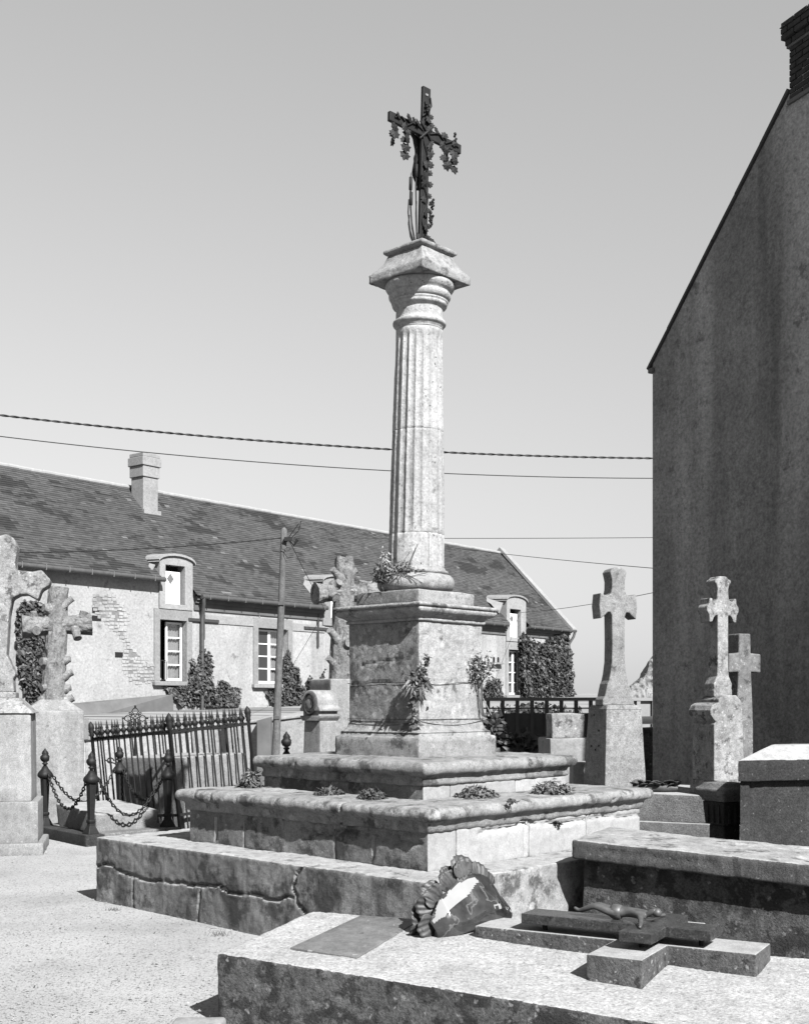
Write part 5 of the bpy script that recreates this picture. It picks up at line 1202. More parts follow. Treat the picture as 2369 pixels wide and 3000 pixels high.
# another finial seen just over the step
fp = at(839, 2060, 13.6); fp.z = 0
o = dup(cp0, (fp.x, fp.y, 0), radians(40)); o.scale = (1, 1, 1)
o.location.z = zpx(2143, 13.6)-.985; tag(o, 'black iron urn finial post standing alone beside the scroll headstone', 'post'); del o['group']
ft = boxblock('post_footing', fp.x-.14, fp.x+.14, fp.y-.14, fp.y+.14, -.02, o.location.z+.004, M['granite'], None, res=.08, r=.01); tag(ft, 'small granite footing block under the lone urn post', 'footing')
def link_mesh():
    mb = MB(); P = []
    a_, b_ = .028, .014
    for q in np.linspace(0, 2*pi, 13)[:-1]: P.append((a_*cos(q)*(1.0 if abs(cos(q)) > .3 else 1), 0, b_*np.sign(sin(q))*abs(sin(q))**.6))
    n = len(P)
    for i in range(n):
        p = Vector(P[i]); t = (Vector(P[(i+1) % n])-Vector(P[i-1])).normalized(); s = Vector((0, 1, 0)); c_ = t.cross(s)
        for k in range(5): q = 2*pi*k/5; mb.V.append(tuple(p+(s*cos(q)+c_*sin(q))*.0078))
    for i in range(n):
        for k in range(5): mb.F.append([i*5+k, i*5+(k+1) % 5, ((i+1) % n)*5+(k+1) % 5, ((i+1) % n)*5+k])
    mb.add([(-.012, -.012, -.022), (.012, -.012, -.022), (.012, .012, -.022), (-.012, .012, -.022), (0, 0, -.03)], [(0, 1, 2, 3), (0, 1, 4), (1, 2, 4), (2, 3, 4), (3, 0, 4)])
    return mb
lk = None
def chain(a, b, sag, label):
    global lk
    za_ = CURB+.655; a = Vector((a.x, a.y, za_)); b = Vector((b.x, b.y, za_)); d = (b-a).normalized(); a = a+d*.10; b = b-d*.10
    root = thing('chain', label, 'chain', a, 0, 'chains between the urn posts'); pts = [a.lerp(b, i/400)-Vector((0, 0, sag*(1-((2*i/400-1)**2)))) for i in range(401)]
    s = [0]
    for p, q in zip(pts[:-1], pts[1:]): s.append(s[-1]+(q-p).length)
    n = int(s[-1]/.046); k = 0
    for i in range(n):
        t = (i+.5)*s[-1]/n
        while s[k+1] < t: k += 1
        p = pts[k]; dr = (pts[k+1]-pts[k]).normalized(); R = dr.to_track_quat('X', 'Z').to_matrix().to_4x4()
        Mx = Matrix.Translation(p-a)@R@Matrix.Rotation(pi/4+(pi/2 if i % 2 else 0)+random.uniform(-.2, .2), 4, 'X')
        if lk is None: lk = link_mesh().build('link', M['iron'], root, None, True); lk.matrix_local = Mx
        else: inst(lk, root, Mx)
chain(posts[0], posts[1], .40, 'iron chain looping over the dark shaded side of the low tomb')
chain(posts[1], posts[2], .47, 'iron chain casting its shadow on the sunlit side of the low tomb')
chain(posts[2], posts[3], .36, 'iron chain looping in front of the railings at the back of the low tomb')
chain(posts[3], posts[0], .40, 'iron chain hanging beside the trunk cross pedestal')
# low tomb inside the chains
u_ = (posts[2]-posts[1]).normalized(); v_ = (posts[0]-posts[1]).normalized()
def tb(a, b): return posts[1]+u_*a+v_*b
q = [tb(.17, .17), tb(1.02, .17), tb(1.02, 1.25), tb(.17, 1.25)]
t0 = hexblock('low_tomb', [(p.x, p.y, -.02) for p in q], [(p.x+.0, p.y, z) for p, z in zip([tb(.14, .14), tb(1.05, .14), tb(1.05, 1.28), tb(.14, 1.28)], (.34, .34, .40, .40))], M['granitelight'], None, res=.05, r=.015, amp=.005, topmat=M['granitetop'])
tag(t0, 'low granite tomb slab inside the hanging chains', 'tomb')
# ------------------------------------------------------------------ iron railing enclosure round a granite block
fc = at(528, 2060, 15.6); fc.z = 0
fen = thing('grave_railing', 'tilted black iron grave railing with spear finials beside the steps', 'railing', fc, 0, None, (0, radians(-5.6), 0))
dl = Vector((-.731, .682, 0)); dr_ = Vector((.682, .731, 0)); FL, FR = 1.86, 1.32
zr = E+(HOR-2143)/FPX*15.6; C4 = [Vector((0, 0, 0)), dl*FL, dl*FL+dr_*FR, dr_*FR]
mbp = MB(); mbp.lathe([(.024, -.05), (.024, zr+.03), (.036, zr+.05), (.03, zr+.075), (.042, zr+.11), (.036, zr+.125), (.048, zr+.15), (.043, zr+.19), (.018, zr+.23), (.002, zr+.25)], 12); fp0 = mbp.build('post', M['iron'], fen, None, True)
for i in range(1, 4): inst(fp0, fen, Matrix.Translation(C4[i]))
mbb = MB(); mbb.tube([(0, 0, .0), (0, 0, zr+.03)], .0125, 6); bar0 = mbb.build('bar', M['iron'], fen, None, True)
mbf = MB(); mbf.lathe([(.016, zr+.0), (.028, zr+.015), (.017, zr+.035), (.02, zr+.05), (.042, zr+.08), (.034, zr+.105), (.015, zr+.125), (.022, zr+.14), (.013, zr+.175), (.001, zr+.25)], 8)
for s in (-1, 1): mbf.tube([(0, 0, zr+.045), (s*.028, 0, zr+.06), (s*.036, 0, zr+.085), (s*.022, 0, zr+.095), (s*.02, 0, zr+.078)], .006, 5)
fin0 = mbf.build('spear_finial', M['iron'], bar0, None, True); bfirst = True
for i in range(4):
    a, b = C4[i], C4[(i+1) % 4]; d = (b-a); n = int(d.length/.125); ang = atan2(d.y, d.x)
    for z, hh in ((zr, .02), (.22, .018)):
        mb = MB(); dd = d.normalized(); nn = Vector((-dd.y, dd.x, 0))*.014
        mb.add([a-nn+Vector((0, 0, z-hh)), b-nn+Vector((0, 0, z-hh)), b+nn+Vector((0, 0, z-hh)), a+nn+Vector((0, 0, z-hh)), a-nn+Vector((0, 0, z+hh)), b-nn+Vector((0, 0, z+hh)), b+nn+Vector((0, 0, z+hh)), a+nn+Vector((0, 0, z+hh))], [(0, 3, 2, 1), (4, 5, 6, 7), (0, 1, 5, 4), (1, 2, 6, 5), (2, 3, 7, 6), (3, 0, 4, 7)]); mb.build('rail', M['iron'], fen)
    for k in range(1, n):
        Mx = Matrix.Translation(a+d*(k/n))@Matrix.Rotation(ang, 4, 'Z')
        if bfirst: bar0.matrix_local = Mx; bfirst = False
        else: c_ = inst(bar0, fen, Mx); g_ = fin0.copy(); COL.objects.link(g_); g_.parent = c_
def ft_(a, b): return fc+dr_*a+dl*b
zl = E+(HOR-2215)/FPX*16.2
q = [ft_(.16, .12), ft_(1.2, .12), ft_(1.2, 1.7), ft_(.16, 1.7)]
o = hexblock('granite_tomb', [(p.x, p.y, -.02) for p in q], [(p.x, p.y, z) for p, z in zip(q, (zl, zl+.03, zl-.02, zl-.05))], M['granitelight'], None, res=.06, r=.02, amp=.006, topmat=M['granitetop'])
tag(o, 'tall rough granite tomb block standing inside the iron railing', 'tomb')
# openwork iron cross behind the railing
oc = at(396, 2060, 18.5); oc.z = 0; zo = E+(HOR-2105)/FPX*18.5
ow = thing('openwork_cross', 'openwork wrought iron grave cross with scrolls behind the railing', 'grave cross', oc, radians(10))
mb = MB(); mb.tube([(0, 0, -.02), (0, 0, zo)], .018, 8); mb.build('stem', M['iron'], ow)
mb = MB()
for s in range(4):
    a = s*pi/2; f = lambda r_, q: (r_*cos(a+q), 0, zo+r_*sin(a+q))
    for e in (-1, 1): mb.tube([f(.02, 0), f(.08, e*.35), f(.12, e*.45), f(.15, e*.2), f(.17, 0)], .008, 5); mb.tube([f(.06, e*.8), f(.10, e*.6), f(.13, e*.75), f(.11, e*.95), f(.08, e*.8)], .007, 5)
    mb.tube([f(.15, 0), f(.2, 0)], [.012, .018], 6)
mb.build('cross_head', M['iron'], ow, None, True)
mb = MB(); P = [(.07*cos(q), 0, zo+.07*sin(q)) for q in np.linspace(0, 2*pi, 25)]; mb.tube(P, .008, 5, False); mb.build('ring', M['iron'], ow, None, True)
mb = MB()
for e in (-1, 1):
    for k in range(3): cx_ = e*(.12+.13*k); mb.tube([(cx_+.06*(1-.12*q)*cos(q*e), 0, zo-.66+.06*(1-.12*q)*sin(q)) for q in np.linspace(0, 6, 26)], .011, 5)
    mb.tube([(0, 0, zo-.6), (e*.25, 0, zo-.72), (e*.46, 0, zo-.64)], .012, 5)
mb.build('scrollwork', M['iron'], ow, None, True)

# ------------------------------------------------------------------ stone crosses on the right
def flared_cross(name, label, px, D, yaw, prm, mat):
    base = at(px, 2060, D); base.z = 0; c = thing(name, label, 'grave cross', base, yaw)
    return c
D1 = 14.6; z1 = lambda py: E+(HOR-py)/FPX*D1
yaw1 = radians(20)
c1 = flared_cross('flared_cross', 'tall pale stone cross with flared arms on a tapered pedestal', 1800, D1, yaw1, None, 'cross')
hw1, hd1 = .285, .27
boxblock('plinth', -hw1-.05, hw1+.05, -hd1-.05, hd1+.05, 0, z1(2305), M['crossgrey'], c1, res=.06, r=.008, amp=.003)
boxblock('pedestal', -hw1, hw1, -hd1, hd1, z1(2305)-.004, z1(2078), M['cross'], c1, .045, res=.05, r=.012, amp=.003)
boxblock('pedestal_top', -hw1+.04, hw1-.04, -hd1+.04, hd1-.04, z1(2078)-.004, z1(2066), M['cross'], c1, .03, res=.06, r=.006, amp=.002)
def oct_mirror(pts): return pts+[(-x, z) for x, z in reversed(pts)]
zz1 = lambda y: z1(1580+y*.379)
half = [(.215, zz1(1284)), (.215, zz1(1240)), (.185, zz1(1215)), (.165, zz1(1160)), (.15, zz1(1120)), (.13, zz1(1095)), (.11, zz1(1040)), (.09, zz1(950)), (.085, zz1(800)), (.09, zz1(600)), (.11, zz1(570)), (.15, zz1(572)), (.19, zz1(598)), (.245, zz1(622)), (.262, zz1(520)), (.245, zz1(424)), (.19, zz1(440)), (.15, zz1(445)), (.105, zz1(430)), (.09, zz1(390)), (.088, zz1(330)), (.105, zz1(285)), (.115, zz1(262)), (.09, zz1(240)), (.04, zz1(226))]
o = extrude('cross', oct_mirror(half), -.10, .10, M['cross'], c1, .012); o.location = (-.015, -.02, 0)
for x, z in ((-hw1+.10, 2140), (-.2, 2184), (-.02, 2186), (-.12, 2196), (-.05, 2095)):   # black discs painted for the shade in plug holes, dark side
    mb = MB(); mb.lathe([(.012, 0), (.012, .006), (.001, .006)], 8); h_ = mb.build('plug_hole_shade', M['black'], c1); f = (z1(z)-z1(2305))/(z1(2078)-z1(2305)); h_.matrix_local = Matrix.Translation((-hw1+.045*f-.003, x+.12, z1(z)))@Matrix.Rotation(-pi/2, 4, 'Y')
D2 = 13.8; z2 = lambda py: E+(HOR-py)/FPX*D2
c2 = flared_cross('trefoil_cross', 'lichen covered cross with lobed ends on a scrolled base near the gabled house', 2103, D2, radians(24), None, 'lichen')
zz2 = lambda y: z2(1620+y*.421)
boxblock('plinth', -.21, .24, -.25, .25, 0, zz2(1575), M['lichen'], c2, res=.06, r=.008, amp=.003)
side = [(-.215, zz2(1577)), (-.215, zz2(1205)), (-.22, zz2(1190)), (-.185, zz2(1178)), (-.225, zz2(1155)), (-.262, zz2(1125)), (-.268, zz2(1095)), (-.24, zz2(1062)), (-.19, zz2(1046)), (-.15, zz2(1044)), (-.15, zz2(1020)), (-.10, zz2(992)), (.10, zz2(992)), (.15, zz2(1020)), (.18, zz2(1046)), (.215, zz2(1577))]
sd_ = extrude('scrolled_base', side, -.2, .2, M['lichen'], c2, .01); sd_.rotation_euler = (0, 0, radians(90))
sd_.rotation_euler = (0, 0, 0)
half = [(.13, zz2(1000)), (.13, zz2(960)), (.12, zz2(945)), (.13, zz2(915)), (.11, zz2(890)), (.085, zz2(860)), (.075, zz2(800)), (.075, zz2(440)), (.10, zz2(438)), (.13, zz2(455)), (.15, zz2(485)), (.19, zz2(487)), (.195, zz2(440)), (.225, zz2(410)), (.225, zz2(380)), (.195, zz2(360)), (.19, zz2(318)), (.15, zz2(322)), (.13, zz2(345)), (.085, zz2(330)), (.075, zz2(260)), (.09, zz2(225)), (.115, zz2(210)), (.105, zz2(190)), (.07, zz2(186)), (.055, zz2(168))]
extrude('cross', oct_mirror(half), -.09, .09, M['lichen'], c2, .012)
D3 = 14.4; z3 = lambda py: E+(HOR-py)/FPX*D3
c3 = flared_cross('plain_cross', 'plain square-cut stone cross with chipped arm behind the lobed cross', 2164, D3, radians(24), None, 'lichen')
zz3 = lambda y: z3(1620+y*.421)
half = [(.13, 0), (.125, zz3(1200)), (.11, zz3(1000)), (.095, zz3(830)), (.24, zz3(835)), (.24, zz3(705)), (.09, zz3(700)), (.085, zz3(565))]
extrude('cross', oct_mirror(half), -.11, .11, M['lichengrey'], c3, .015)

# slab tomb at the flared cross with a ceramic flower spray on it
zs_, zl2 = E-1.05, E-1.38
A = [at(1757, 2323, 14.2), at(2090, 2333, 13.6)]; a, b = A; dv = Vector((.42, .98, 0))*1.0
tI = thing('slab_tomb', 'broad granite slab tomb on a ledge in front of the flared cross', 'tomb', ((a.x+b.x)/2, (a.y+b.y)/2, 0))
o_ = tI.location
def lo(p, z): return (p.x-o_.x, p.y-o_.y, z)
hexblock('slab', [lo(a, zl2), lo(b, zl2), lo(b+dv, zl2), lo(a+dv, zl2)], [lo(a, zs_), lo(b, zs_-.015), lo(b+dv, zs_+.035), lo(a+dv, zs_+.035)], M['granite'], tI, res=.06, r=.01, amp=.003, topmat=M['granitetop'])
e1 = Vector((-.1, -.12, 0)); hexblock('ledge', [lo(a+e1, -.02), lo(b-Vector((-.1, .12, 0)), -.02), lo(b+dv, -.02), lo(a+dv+Vector((-.1, 0, 0)), -.02)], [lo(a+e1, zl2+.003), lo(b-Vector((-.1, .12, 0)), zl2+.003), lo(b+dv, zl2+.003), lo(a+dv+Vector((-.1, 0, 0)), zl2+.003)], M['granite'], tI, res=.08, r=.01, amp=.004, topmat=M['granitetop'])
fl = at(1918, 2302, 14.1); fl.z = zs_+.005
sp = thing('flower_spray', 'dark ceramic flower spray lying on the granite slab tomb', 'flowers', fl, radians(-12))
mb = MB(); mb.tube([(-.26, 0, .04), (-.1, .0, .045), (.1, 0, .04), (.26, .01, .035)], [.04, .055, .055, .035], 10); mb.build('base', M['petal'], sp, None, True)
def petal_mesh(s, parent, mat='petal', name='petal'):
    V = []; F = []; nu, nv = 25, 8
    for i in range(nu):
        for j in range(nv):
            u = -1+2*i/(nu-1); v = j/(nv-1); w_ = s*(.10+.52*sin(v*1.9)); x = u*w_; z = v*s*(1-.30*u*u+.025*cos(u*15)); y = s*(.22*v*v-.16*u*u*v+.028*sin(u*15)*v+.03*sin(u*5+1))
            V.append((x, y, z))
    for i in range(nu-1):
        for j in range(nv-1): F.append([i*nv+j, (i+1)*nv+j, (i+1)*nv+j+1, i*nv+j+1])
    o = newobj(name, V, F, M[mat], parent); m = o.modifiers.new('thick', 'SOLIDIFY'); m.thickness = .004; return o
pt = petal_mesh(.10, sp); k = 0
for x in np.linspace(-.2, .22, 8):
    for a_ in (0, 2.1, 4.2):
        Mx = Matrix.Translation((x+random.uniform(-.02, .02), random.uniform(-.03, .03), .06))@Matrix.Rotation(a_+random.uniform(-.4, .4), 4, 'Z')@Matrix.Rotation(-.75+random.uniform(-.3, .3), 4, 'X')@Matrix.Scale(random.uniform(.8, 1.15), 4)
        if k == 0: pt.matrix_local = Mx
        else: inst(pt, sp, Mx)
        k += 1
# small pedestal (planter base) and dark chest tomb at the right edge
pE = at(2122, 2060, 12.0); pE.z = 0; zE = lambda py: E+(HOR-py)/FPX*11.8
eP = thing('fluted_pedestal', 'small dark moulded stone pedestal with fluted sides against the chest tomb', 'pedestal', pE, radians(28))
boxblock('foot', -.11, .11, -.11, .11, 0, zE(2420), M['darkstone'], eP, res=.06, r=.02)
boxblock('body', -.135, .135, -.135, .135, zE(2420)-.003, zE(2352), M['darkstone'], eP, -.018, res=.06, r=.008)
for i in range(3):
    mb = MB(); x = -.08+.08*i; mb.box(x-.012, x+.012, -.160, -.12, zE(2415), zE(2362)); mb.build('flute_rib', M['darkstone'], eP); mb = MB(); mb.box(-.160, -.12, x-.012, x+.012, zE(2415), zE(2362)); mb.build('flute_rib', M['darkstone'], eP)
moulded('cornice', densify([(.13, zE(2353)), (.155, zE(2350)), (.16, zE(2344)), (.175, zE(2338)), (.2, zE(2332)), (.208, zE(2330)), (.21, zE(2315)), (.204, zE(2313)), (.155, zE(2303)), (.15, zE(2297)), (.02, zE(2296))], .03), M['granite'], eP, 14, 0, 0, .003, 8)
pD = at(2161, 2060, 11.0); pD.z = 0; zD = lambda py: E+(HOR-py)/FPX*11.0
cD = thing('chest_tomb', 'dark rough chest tomb with a pale sloping lid near the gabled house', 'tomb', pD, 0)
fd, sd2 = Vector((.96, .28, 0)), Vector((.40, .92, 0)); Lq, Wq = 1.9, .95
def cd(a, b, z): p = fd*a+sd2*b; return (p.x, p.y, z)
zl0, zl1, zl3 = zD(2291), zD(2228), zD(2188)
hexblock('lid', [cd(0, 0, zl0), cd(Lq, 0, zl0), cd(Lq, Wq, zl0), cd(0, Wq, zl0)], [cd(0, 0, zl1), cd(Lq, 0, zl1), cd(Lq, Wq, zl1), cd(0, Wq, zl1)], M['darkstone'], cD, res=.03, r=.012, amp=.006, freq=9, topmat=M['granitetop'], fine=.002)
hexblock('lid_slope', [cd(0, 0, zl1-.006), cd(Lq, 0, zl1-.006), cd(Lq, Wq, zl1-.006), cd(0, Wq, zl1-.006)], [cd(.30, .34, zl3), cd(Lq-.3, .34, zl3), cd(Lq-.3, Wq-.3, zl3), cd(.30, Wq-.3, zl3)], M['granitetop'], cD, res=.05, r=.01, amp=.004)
hexblock('body', [cd(.10, .10, -.02), cd(Lq-.06, .10, -.02), cd(Lq-.06, Wq-.06, -.02), cd(.10, Wq-.06, -.02)], [cd(.10, .10, zl0+.003), cd(Lq-.06, .10, zl0+.003), cd(Lq-.06, Wq-.06, zl0+.003), cd(.10, Wq-.06, zl0+.003)], M['darkstone'], cD, res=.05, r=.01, amp=.006, freq=7, fine=.002)
hexblock('corner_pilaster', [cd(.01, .06, -.02), cd(.11, .06, -.02), cd(.11, .2, -.02), cd(.01, .2, -.02)], [cd(.01, .06, zl0+.002), cd(.11, .06, zl0+.002), cd(.11, .2, zl0+.002), cd(.01, .2, zl0+.002)], M['darkstone'], cD, res=.05, r=.01, amp=.005)

# broken stele and blocks beyond the steps
sb = at(1655, 2060, 17.5); sb.z = 0; zS = lambda py: E+(HOR-py)/FPX*17.5
st = thing('broken_stele', 'pale lichened broken stele on a square base beside the vine', 'stele', sb, radians(12))
boxblock('base', -.30, .42, -.2, .35, 0, zS(2162), M['trim'], st, res=.05, r=.02, amp=.012)
o = boxblock('stele', -.25, .25, -.14, .14, zS(2162)-.01, zS(2090), M['lichen'], st, -.008, res=.03, r=.02, amp=.02, freq=5)
sk = at(1715, 2060, 16.2); sk.z = 0
o = boxblock('square_block', sk.x-.2, sk.x+.12, sk.y-.2, sk.y+.2, 0, E+(HOR-2232)/FPX*16.2, M['trim'], None, res=.05, r=.02, amp=.008); tag(o, 'pale square stone block left of the flared cross pedestal', 'block')
# vine in front of the dark fence
vp = at(1500, 2060, 19.6); vp.z = 0
vn = thing('vine', 'dark broad-leaved vine sprawling before the ribbed panel fence', 'vine', vp)
n = 1500; x = rng.uniform(1415, 1608, n); top_ = np.interp(x, [1415, 1440, 1468, 1480, 1520, 1535, 1560, 1608], [2100, 2086, 2095, 2150, 2165, 2145, 2165, 2172]); y = top_+(2206-top_)*rng.random(n)
D_ = 19.6-.5*rng.random(n); P = np.stack([(x-CXP)/FPX*D_-vp.x, D_-vp.y, EYE+(HOR-y)/FPX*D_], 1)
leafcloud('foliage', P, (0, -1, .4), .12, M['ivydark'], vn, .7, .4, .9)
mb = MB()
for i in range(7): xx = random.uniform(-.6, .6); mb.tube([(xx*.6, -.2, 0), (xx, -.25, .6), (xx*1.1-.05, -.25, 1.0)], [.02, .014, .006], 5)
mb.build('stem', M['stem'], vn)

# ------------------------------------------------------------------ big tomb on the right and the near tomb
uG = Vector((.88, -.475, 0)); vG = Vector((.475, .88, 0))
g0 = at(1674, 2461, 8.4); zg = g0.z; 
tG = thing('table_tomb', 'massive dark tooled tomb with an overhanging lichened slab, right of the steps', 'tomb', (g0.x, g0.y, 0))
Lg, Wg = 2.8, .8; sl_ = -.045
def gp(a, b, z): p = uG*a+vG*b; return (p.x, p.y, z+sl_*a+.02*b)
ch_ = [(0, .02), (.3, -.01), (.7, .0), (1.2, -.02), (1.7, .01), (2.6, -.01)]
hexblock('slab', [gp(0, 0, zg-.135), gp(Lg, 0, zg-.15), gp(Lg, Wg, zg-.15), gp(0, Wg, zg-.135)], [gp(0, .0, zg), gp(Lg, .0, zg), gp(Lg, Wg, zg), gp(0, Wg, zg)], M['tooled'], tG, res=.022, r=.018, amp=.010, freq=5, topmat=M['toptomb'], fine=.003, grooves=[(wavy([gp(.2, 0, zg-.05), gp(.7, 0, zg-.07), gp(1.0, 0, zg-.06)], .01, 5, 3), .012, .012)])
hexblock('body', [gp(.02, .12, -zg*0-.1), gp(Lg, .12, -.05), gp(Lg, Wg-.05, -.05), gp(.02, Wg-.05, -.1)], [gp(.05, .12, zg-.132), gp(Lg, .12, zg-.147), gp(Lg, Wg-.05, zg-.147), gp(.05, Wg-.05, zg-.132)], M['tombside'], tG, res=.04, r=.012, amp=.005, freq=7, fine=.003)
# near tomb
nA = at(636, 2795, 6.33); nA.z = 0
dA, dF, dB = 1.322, 1.40, 1.25
def onp(px, py, d): D = d*FPX/(py-HOR); p = at(px, py, D); return p
pA = onp(636, 2793, dA); pF = onp(1911, 2997, dF); pB = onp(915, 2669, dB); pC = onp(2369, 2809, 1.30)
uN = (pF-pA)/2.33; pD_ = pA+(pF-pA)*1.55; pC2 = pB+(pC-pB)*1.12
tN = thing('near_tomb', 'low concrete tomb with black lichened side and pale gravel top in front', 'tomb', (pA.x, pA.y, 0))
o_ = tN.location
def ln(p, z=None): return (p.x-o_.x, p.y-o_.y, p.z if z is None else z)
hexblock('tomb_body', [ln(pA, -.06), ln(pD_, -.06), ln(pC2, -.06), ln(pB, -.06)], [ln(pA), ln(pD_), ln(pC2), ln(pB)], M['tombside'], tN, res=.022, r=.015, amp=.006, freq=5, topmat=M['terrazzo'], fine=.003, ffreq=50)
nrm = (pF-pA).cross(pB-pA).normalized()
if nrm.z < 0: nrm = -nrm
def onN(px, py): return hit(px, py, pA, nrm)
# footing stones at the near corner
q = onp(600, 2990, 1.63); o = boxblock('footing_stone', q.x-.16, q.x+.10, q.y-.18, q.y+.06, -.05, .06, M['trim'], None, res=.03, r=.02, amp=.012, freq=8); tag(o, 'small pale stone at the corner of the near tomb', 'stone')
# metal plate lying on it
c4 = [onN(850, 2783), onN(1045, 2812), onN(1232, 2700), onN(1056, 2688)]; up = nrm*.012
o = hexblock('plaque', [p-nrm*.004 for p in c4], [p+up for p in c4], M['plate'], None, res=.06, r=.003, amp=.0008); tag(o, 'thin dark rectangular plaque lying flat on the near tomb', 'plaque')
# concrete cross lying on the tomb
zc_ = E-1.222
def onc(px, py): return hit(px, py, (0, 0, zc_), (0, 0, 1))
cc = onc(1905, 2775); uc = Vector((.87, -.493, 0)); vc = Vector((.493, .87, 0))
c0 = onc(1390, 2713); 
base_c = c0; wS = .31
lc = thing('lying_cross', 'lichened concrete cross lying flat on the near tomb', 'cross', (base_c.x, base_c.y, zc_-.16), atan2(uc.y, uc.x))
L1_, L2_, L3_ = .80, 1.08, 1.52; pr = .40
def flatcross(name, parent, a1, a2, a3, w_, p_, h, mat, topm, z0=0, res=.03, x0=0, y0=0, **k):
    outl = [(0, 0), (a1, 0), (a1, -p_), (a2, -p_), (a2, 0), (a3, 0), (a3, w_), (a2, w_), (a2, w_+p_), (a1, w_+p_), (a1, w_), (0, w_)]
    V = [(x+x0, y+y0, z0) for x, y in outl]+[(x+x0, y+y0, z0+h) for x, y in outl]; n = 12
    F = [[i, (i+1) % n, (i+1) % n+n, i+n] for i in range(n)]
    rects = [(0, 1, 10, 11), (1, 2, 3, 4), (1, 4, 7, 10), (4, 5, 6, 7), (10, 7, 8, 9)]
    F += [[i+n for i in r_] for r_ in rects]+[[i for i in r_][::-1] for r_ in rects]
    bm = bmesh.new(); vs_ = [bm.verts.new(v) for v in V]
    for f in F: bm.faces.new([vs_[i] for i in f])
    bmesh.ops.recalc_face_normals(bm, faces=bm.faces)
    bmesh.ops.bevel(bm, geom=[e for e in bm.edges if e.calc_face_angle(0) > .5], offset=k.get('bev', .008), segments=2, affect='EDGES', profile=.6)
    me = bpy.data.meshes.new(name); bm.to_mesh(me); bm.free(); me.materials.append(mat)
    if topm: me.materials.append(topm)
    for p in me.polygons:
        if topm and p.normal.z > .8: p.material_index = 1
    o = bpy.data.objects.new(name, me); COL.objects.link(o); o.parent = parent; return o
flatcross('slab', lc, L1_, L2_, L3_, wS, pr, .16, M['conc'], M['conctop'])
# polished granite cross raised on studs, with bronze figure
zg2 = E-1.13
g1_ = hit(1526, 2677, (0, 0, zg2), (0, 0, 1))
gc = thing('granite_cross', 'polished dark granite cross raised on studs above the concrete cross', 'cross', (g1_.x, g1_.y, zc_-.0), atan2(uc.y, uc.x))
hG = zg2-zc_
flatcross('slab', gc, .62, .79, 1.02, .19, .215, .052, M['granitepol'], None, hG-.052, bev=.004)
for x, y in ((.1, .09), (.7, .09), (.7, -.1), (.7, .3), (.95, .09)):
    mb = MB(); mb.tube([(x, y, -.004), (x, y, hG-.05)], .015, 8); mb.build('stud', M['iron'], gc)
bz = thing('bronze_figure', 'small bronze figure with outstretched arms lying on the granite cross', 'figure', Vector((g1_.x, g1_.y, zg2))+uc*.26+vc*.095, 0)
bz.rotation_euler = (Matrix.Rotation(atan2(uc.y, uc.x), 4, 'Z')@Matrix.Rotation(pi/2, 4, 'Y')@Matrix.Rotation(pi/2, 4, 'Z')).to_euler()
corpus(M['bronze'], bz, Matrix.Translation((0, -.012, 0)), .50)
mb = MB(); mb.lathe([(.012, 0), (.012, .012), (.006, .02)], 8); 
bpy.context.view_layer.update()
# ceramic flower arrangement: marbled glazed shell with petals behind its crest
cL, cR = onN(1290, 2752), onN(1492, 2694); ca = (cR-cL); ca.z = 0; clen = ca.length; cu = ca.normalized(); cn = Vector((cu.y, -cu.x, 0))
cm = thing('ceramic_bouquet', 'glossy marbled ceramic grave ornament with ruffled petals on the near tomb', 'ornament', cL, atan2(cu.y, cu.x))
rise = cR.z-cL.z
ridge = [(-.018, .083), (0, .136), (.035, .224), (.07, .259), (.123, .32), (.171, .356), (.21, .369), (.263, .371), (.316, .351), (.342, .312), (.373, .259), (.40, .1975), (.408, .132)]
foot = [(0, 0), (.03, .003), (.05, .02), (.09, .045), (.15, .07), (.20, .095), (.25, .110), (.30, .124), (.33, .132), (.36, .135), (.38, .138), (.395, .135), (.408, .132)]
kx = clen/.408
rd_ = [(x*kx, (z-.32*x)*1.0+rise*x/.408*1.0) for x, z in ridge]; ftp = [(x*kx, max(0, z-.32*x)+rise*x/.408) for x, z in foot]
V = []; F = []; nv = 40; nr = 121; MI_ = []
for i in range(nr):
    f = i/(nr-1)*(len(rd_)-1); k = min(int(f), len(rd_)-2); t = f-k; t = t*t*(3-2*t)*.3+t*.7
    a = (rd_[k][0]+(rd_[k+1][0]-rd_[k][0])*t, rd_[k][1]+(rd_[k+1][1]-rd_[k][1])*t); b = (ftp[k][0]+(ftp[k+1][0]-ftp[k][0])*t, ftp[k][1]+(ftp[k+1][1]-ftp[k][1])*t)
    s_ = i/(nr-1)
    for j in range(nv):
        g = j/(nv-1); bul = .10*sin(pi*min(1, g*.62+.03))*sin(pi*(.08+.84*s_))**.6+.012*sin(s_*16)*sin(pi*g)
        V.append((a[0]+(b[0]-a[0])*g, -bul-.05*g*sin(pi*s_)+.06, a[1]+(b[1]-a[1])*g))
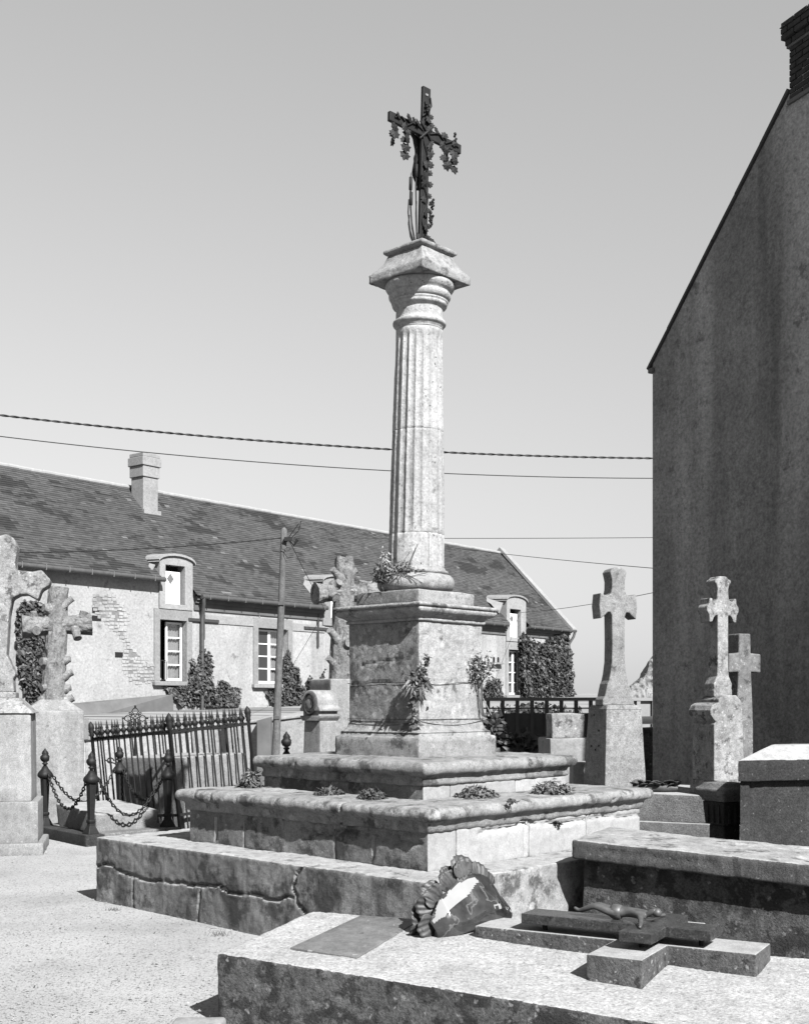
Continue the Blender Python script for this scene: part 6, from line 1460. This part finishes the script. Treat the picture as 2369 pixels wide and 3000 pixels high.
pn = vnoise(np.array([[i*.13, j*.2, 0] for i in range(nr) for j in range(nv)])).reshape(nr, nv); pn2 = vnoise(np.array([[i*.35, j*.35, 5] for i in range(nr) for j in range(nv)])).reshape(nr, nv)
for i in range(nr-1):
    for j in range(nv-1):
        F.append([i*nv+j, (i+1)*nv+j, (i+1)*nv+j+1, i*nv+j+1]); s_ = i/(nr-1); g = j/(nv-1)+.06*pn[i, j]
        wh = (.02 < s_ < .50+.04*pn[i, j] and .05 < g < .06+.27*max(0, sin(pi*(s_+.03)/.56))**.6)
        wh |= (.86 < s_ < .965 and .12 < g < .62-2.5*abs(s_-.91))
        wh |= (.5 < s_ < .82 and .6 < g < .72 and pn2[i, j] > .35)
        MI_.append(1 if wh else 0)
sh = newobj('glazed_shell', V, F, None, cm, None, True, [M['marble'], M['glazewhite']], MI_); m_ = sh.modifiers.new('thick', 'SOLIDIFY'); m_.thickness = .022; m_.offset = 0
pt = petal_mesh(.125, cm); k = 0
for f, an, yy, sc, dz in ((1.5, -1.9, .06, 1.0, -.06), (2.2, -1.5, .08, 1.0, -.03), (2.2, -1.2, .14, 1.0, -.1), (3, -1.1, .08, .95, -.02), (3.6, -1.0, .14, 1.0, -.05), (4.2, -.7, .07, .95, -.02), (4.8, -.5, .13, .9, -.02), (5.4, -.25, .06, 1.0, 0), (6.0, -.05, .09, 1.15, 0), (6.6, .05, .14, .9, 0), (7.2, .15, .07, .9, 0), (7.8, .35, .10, .95, .0), (8.3, .5, .07, .7, 0), (1.0, -2.3, .1, .9, -.05), (1.6, -2.6, .14, .9, -.1), (3.0, -1.6, .18, .9, -.12)):
    k0 = min(int(f), len(rd_)-2); t = f-k0; p = (rd_[k0][0]+(rd_[k0+1][0]-rd_[k0][0])*t, yy, rd_[k0][1]+(rd_[k0+1][1]-rd_[k0][1])*t+dz-.03)
    Mx = Matrix.Translation(p)@Matrix.Rotation(an, 4, 'Y')@Matrix.Rotation(random.uniform(-.35, .1), 4, 'X')@Matrix.Scale(sc, 4)
    if k == 0: pt.matrix_local = Mx
    else: inst(pt, cm, Mx)
    k += 1
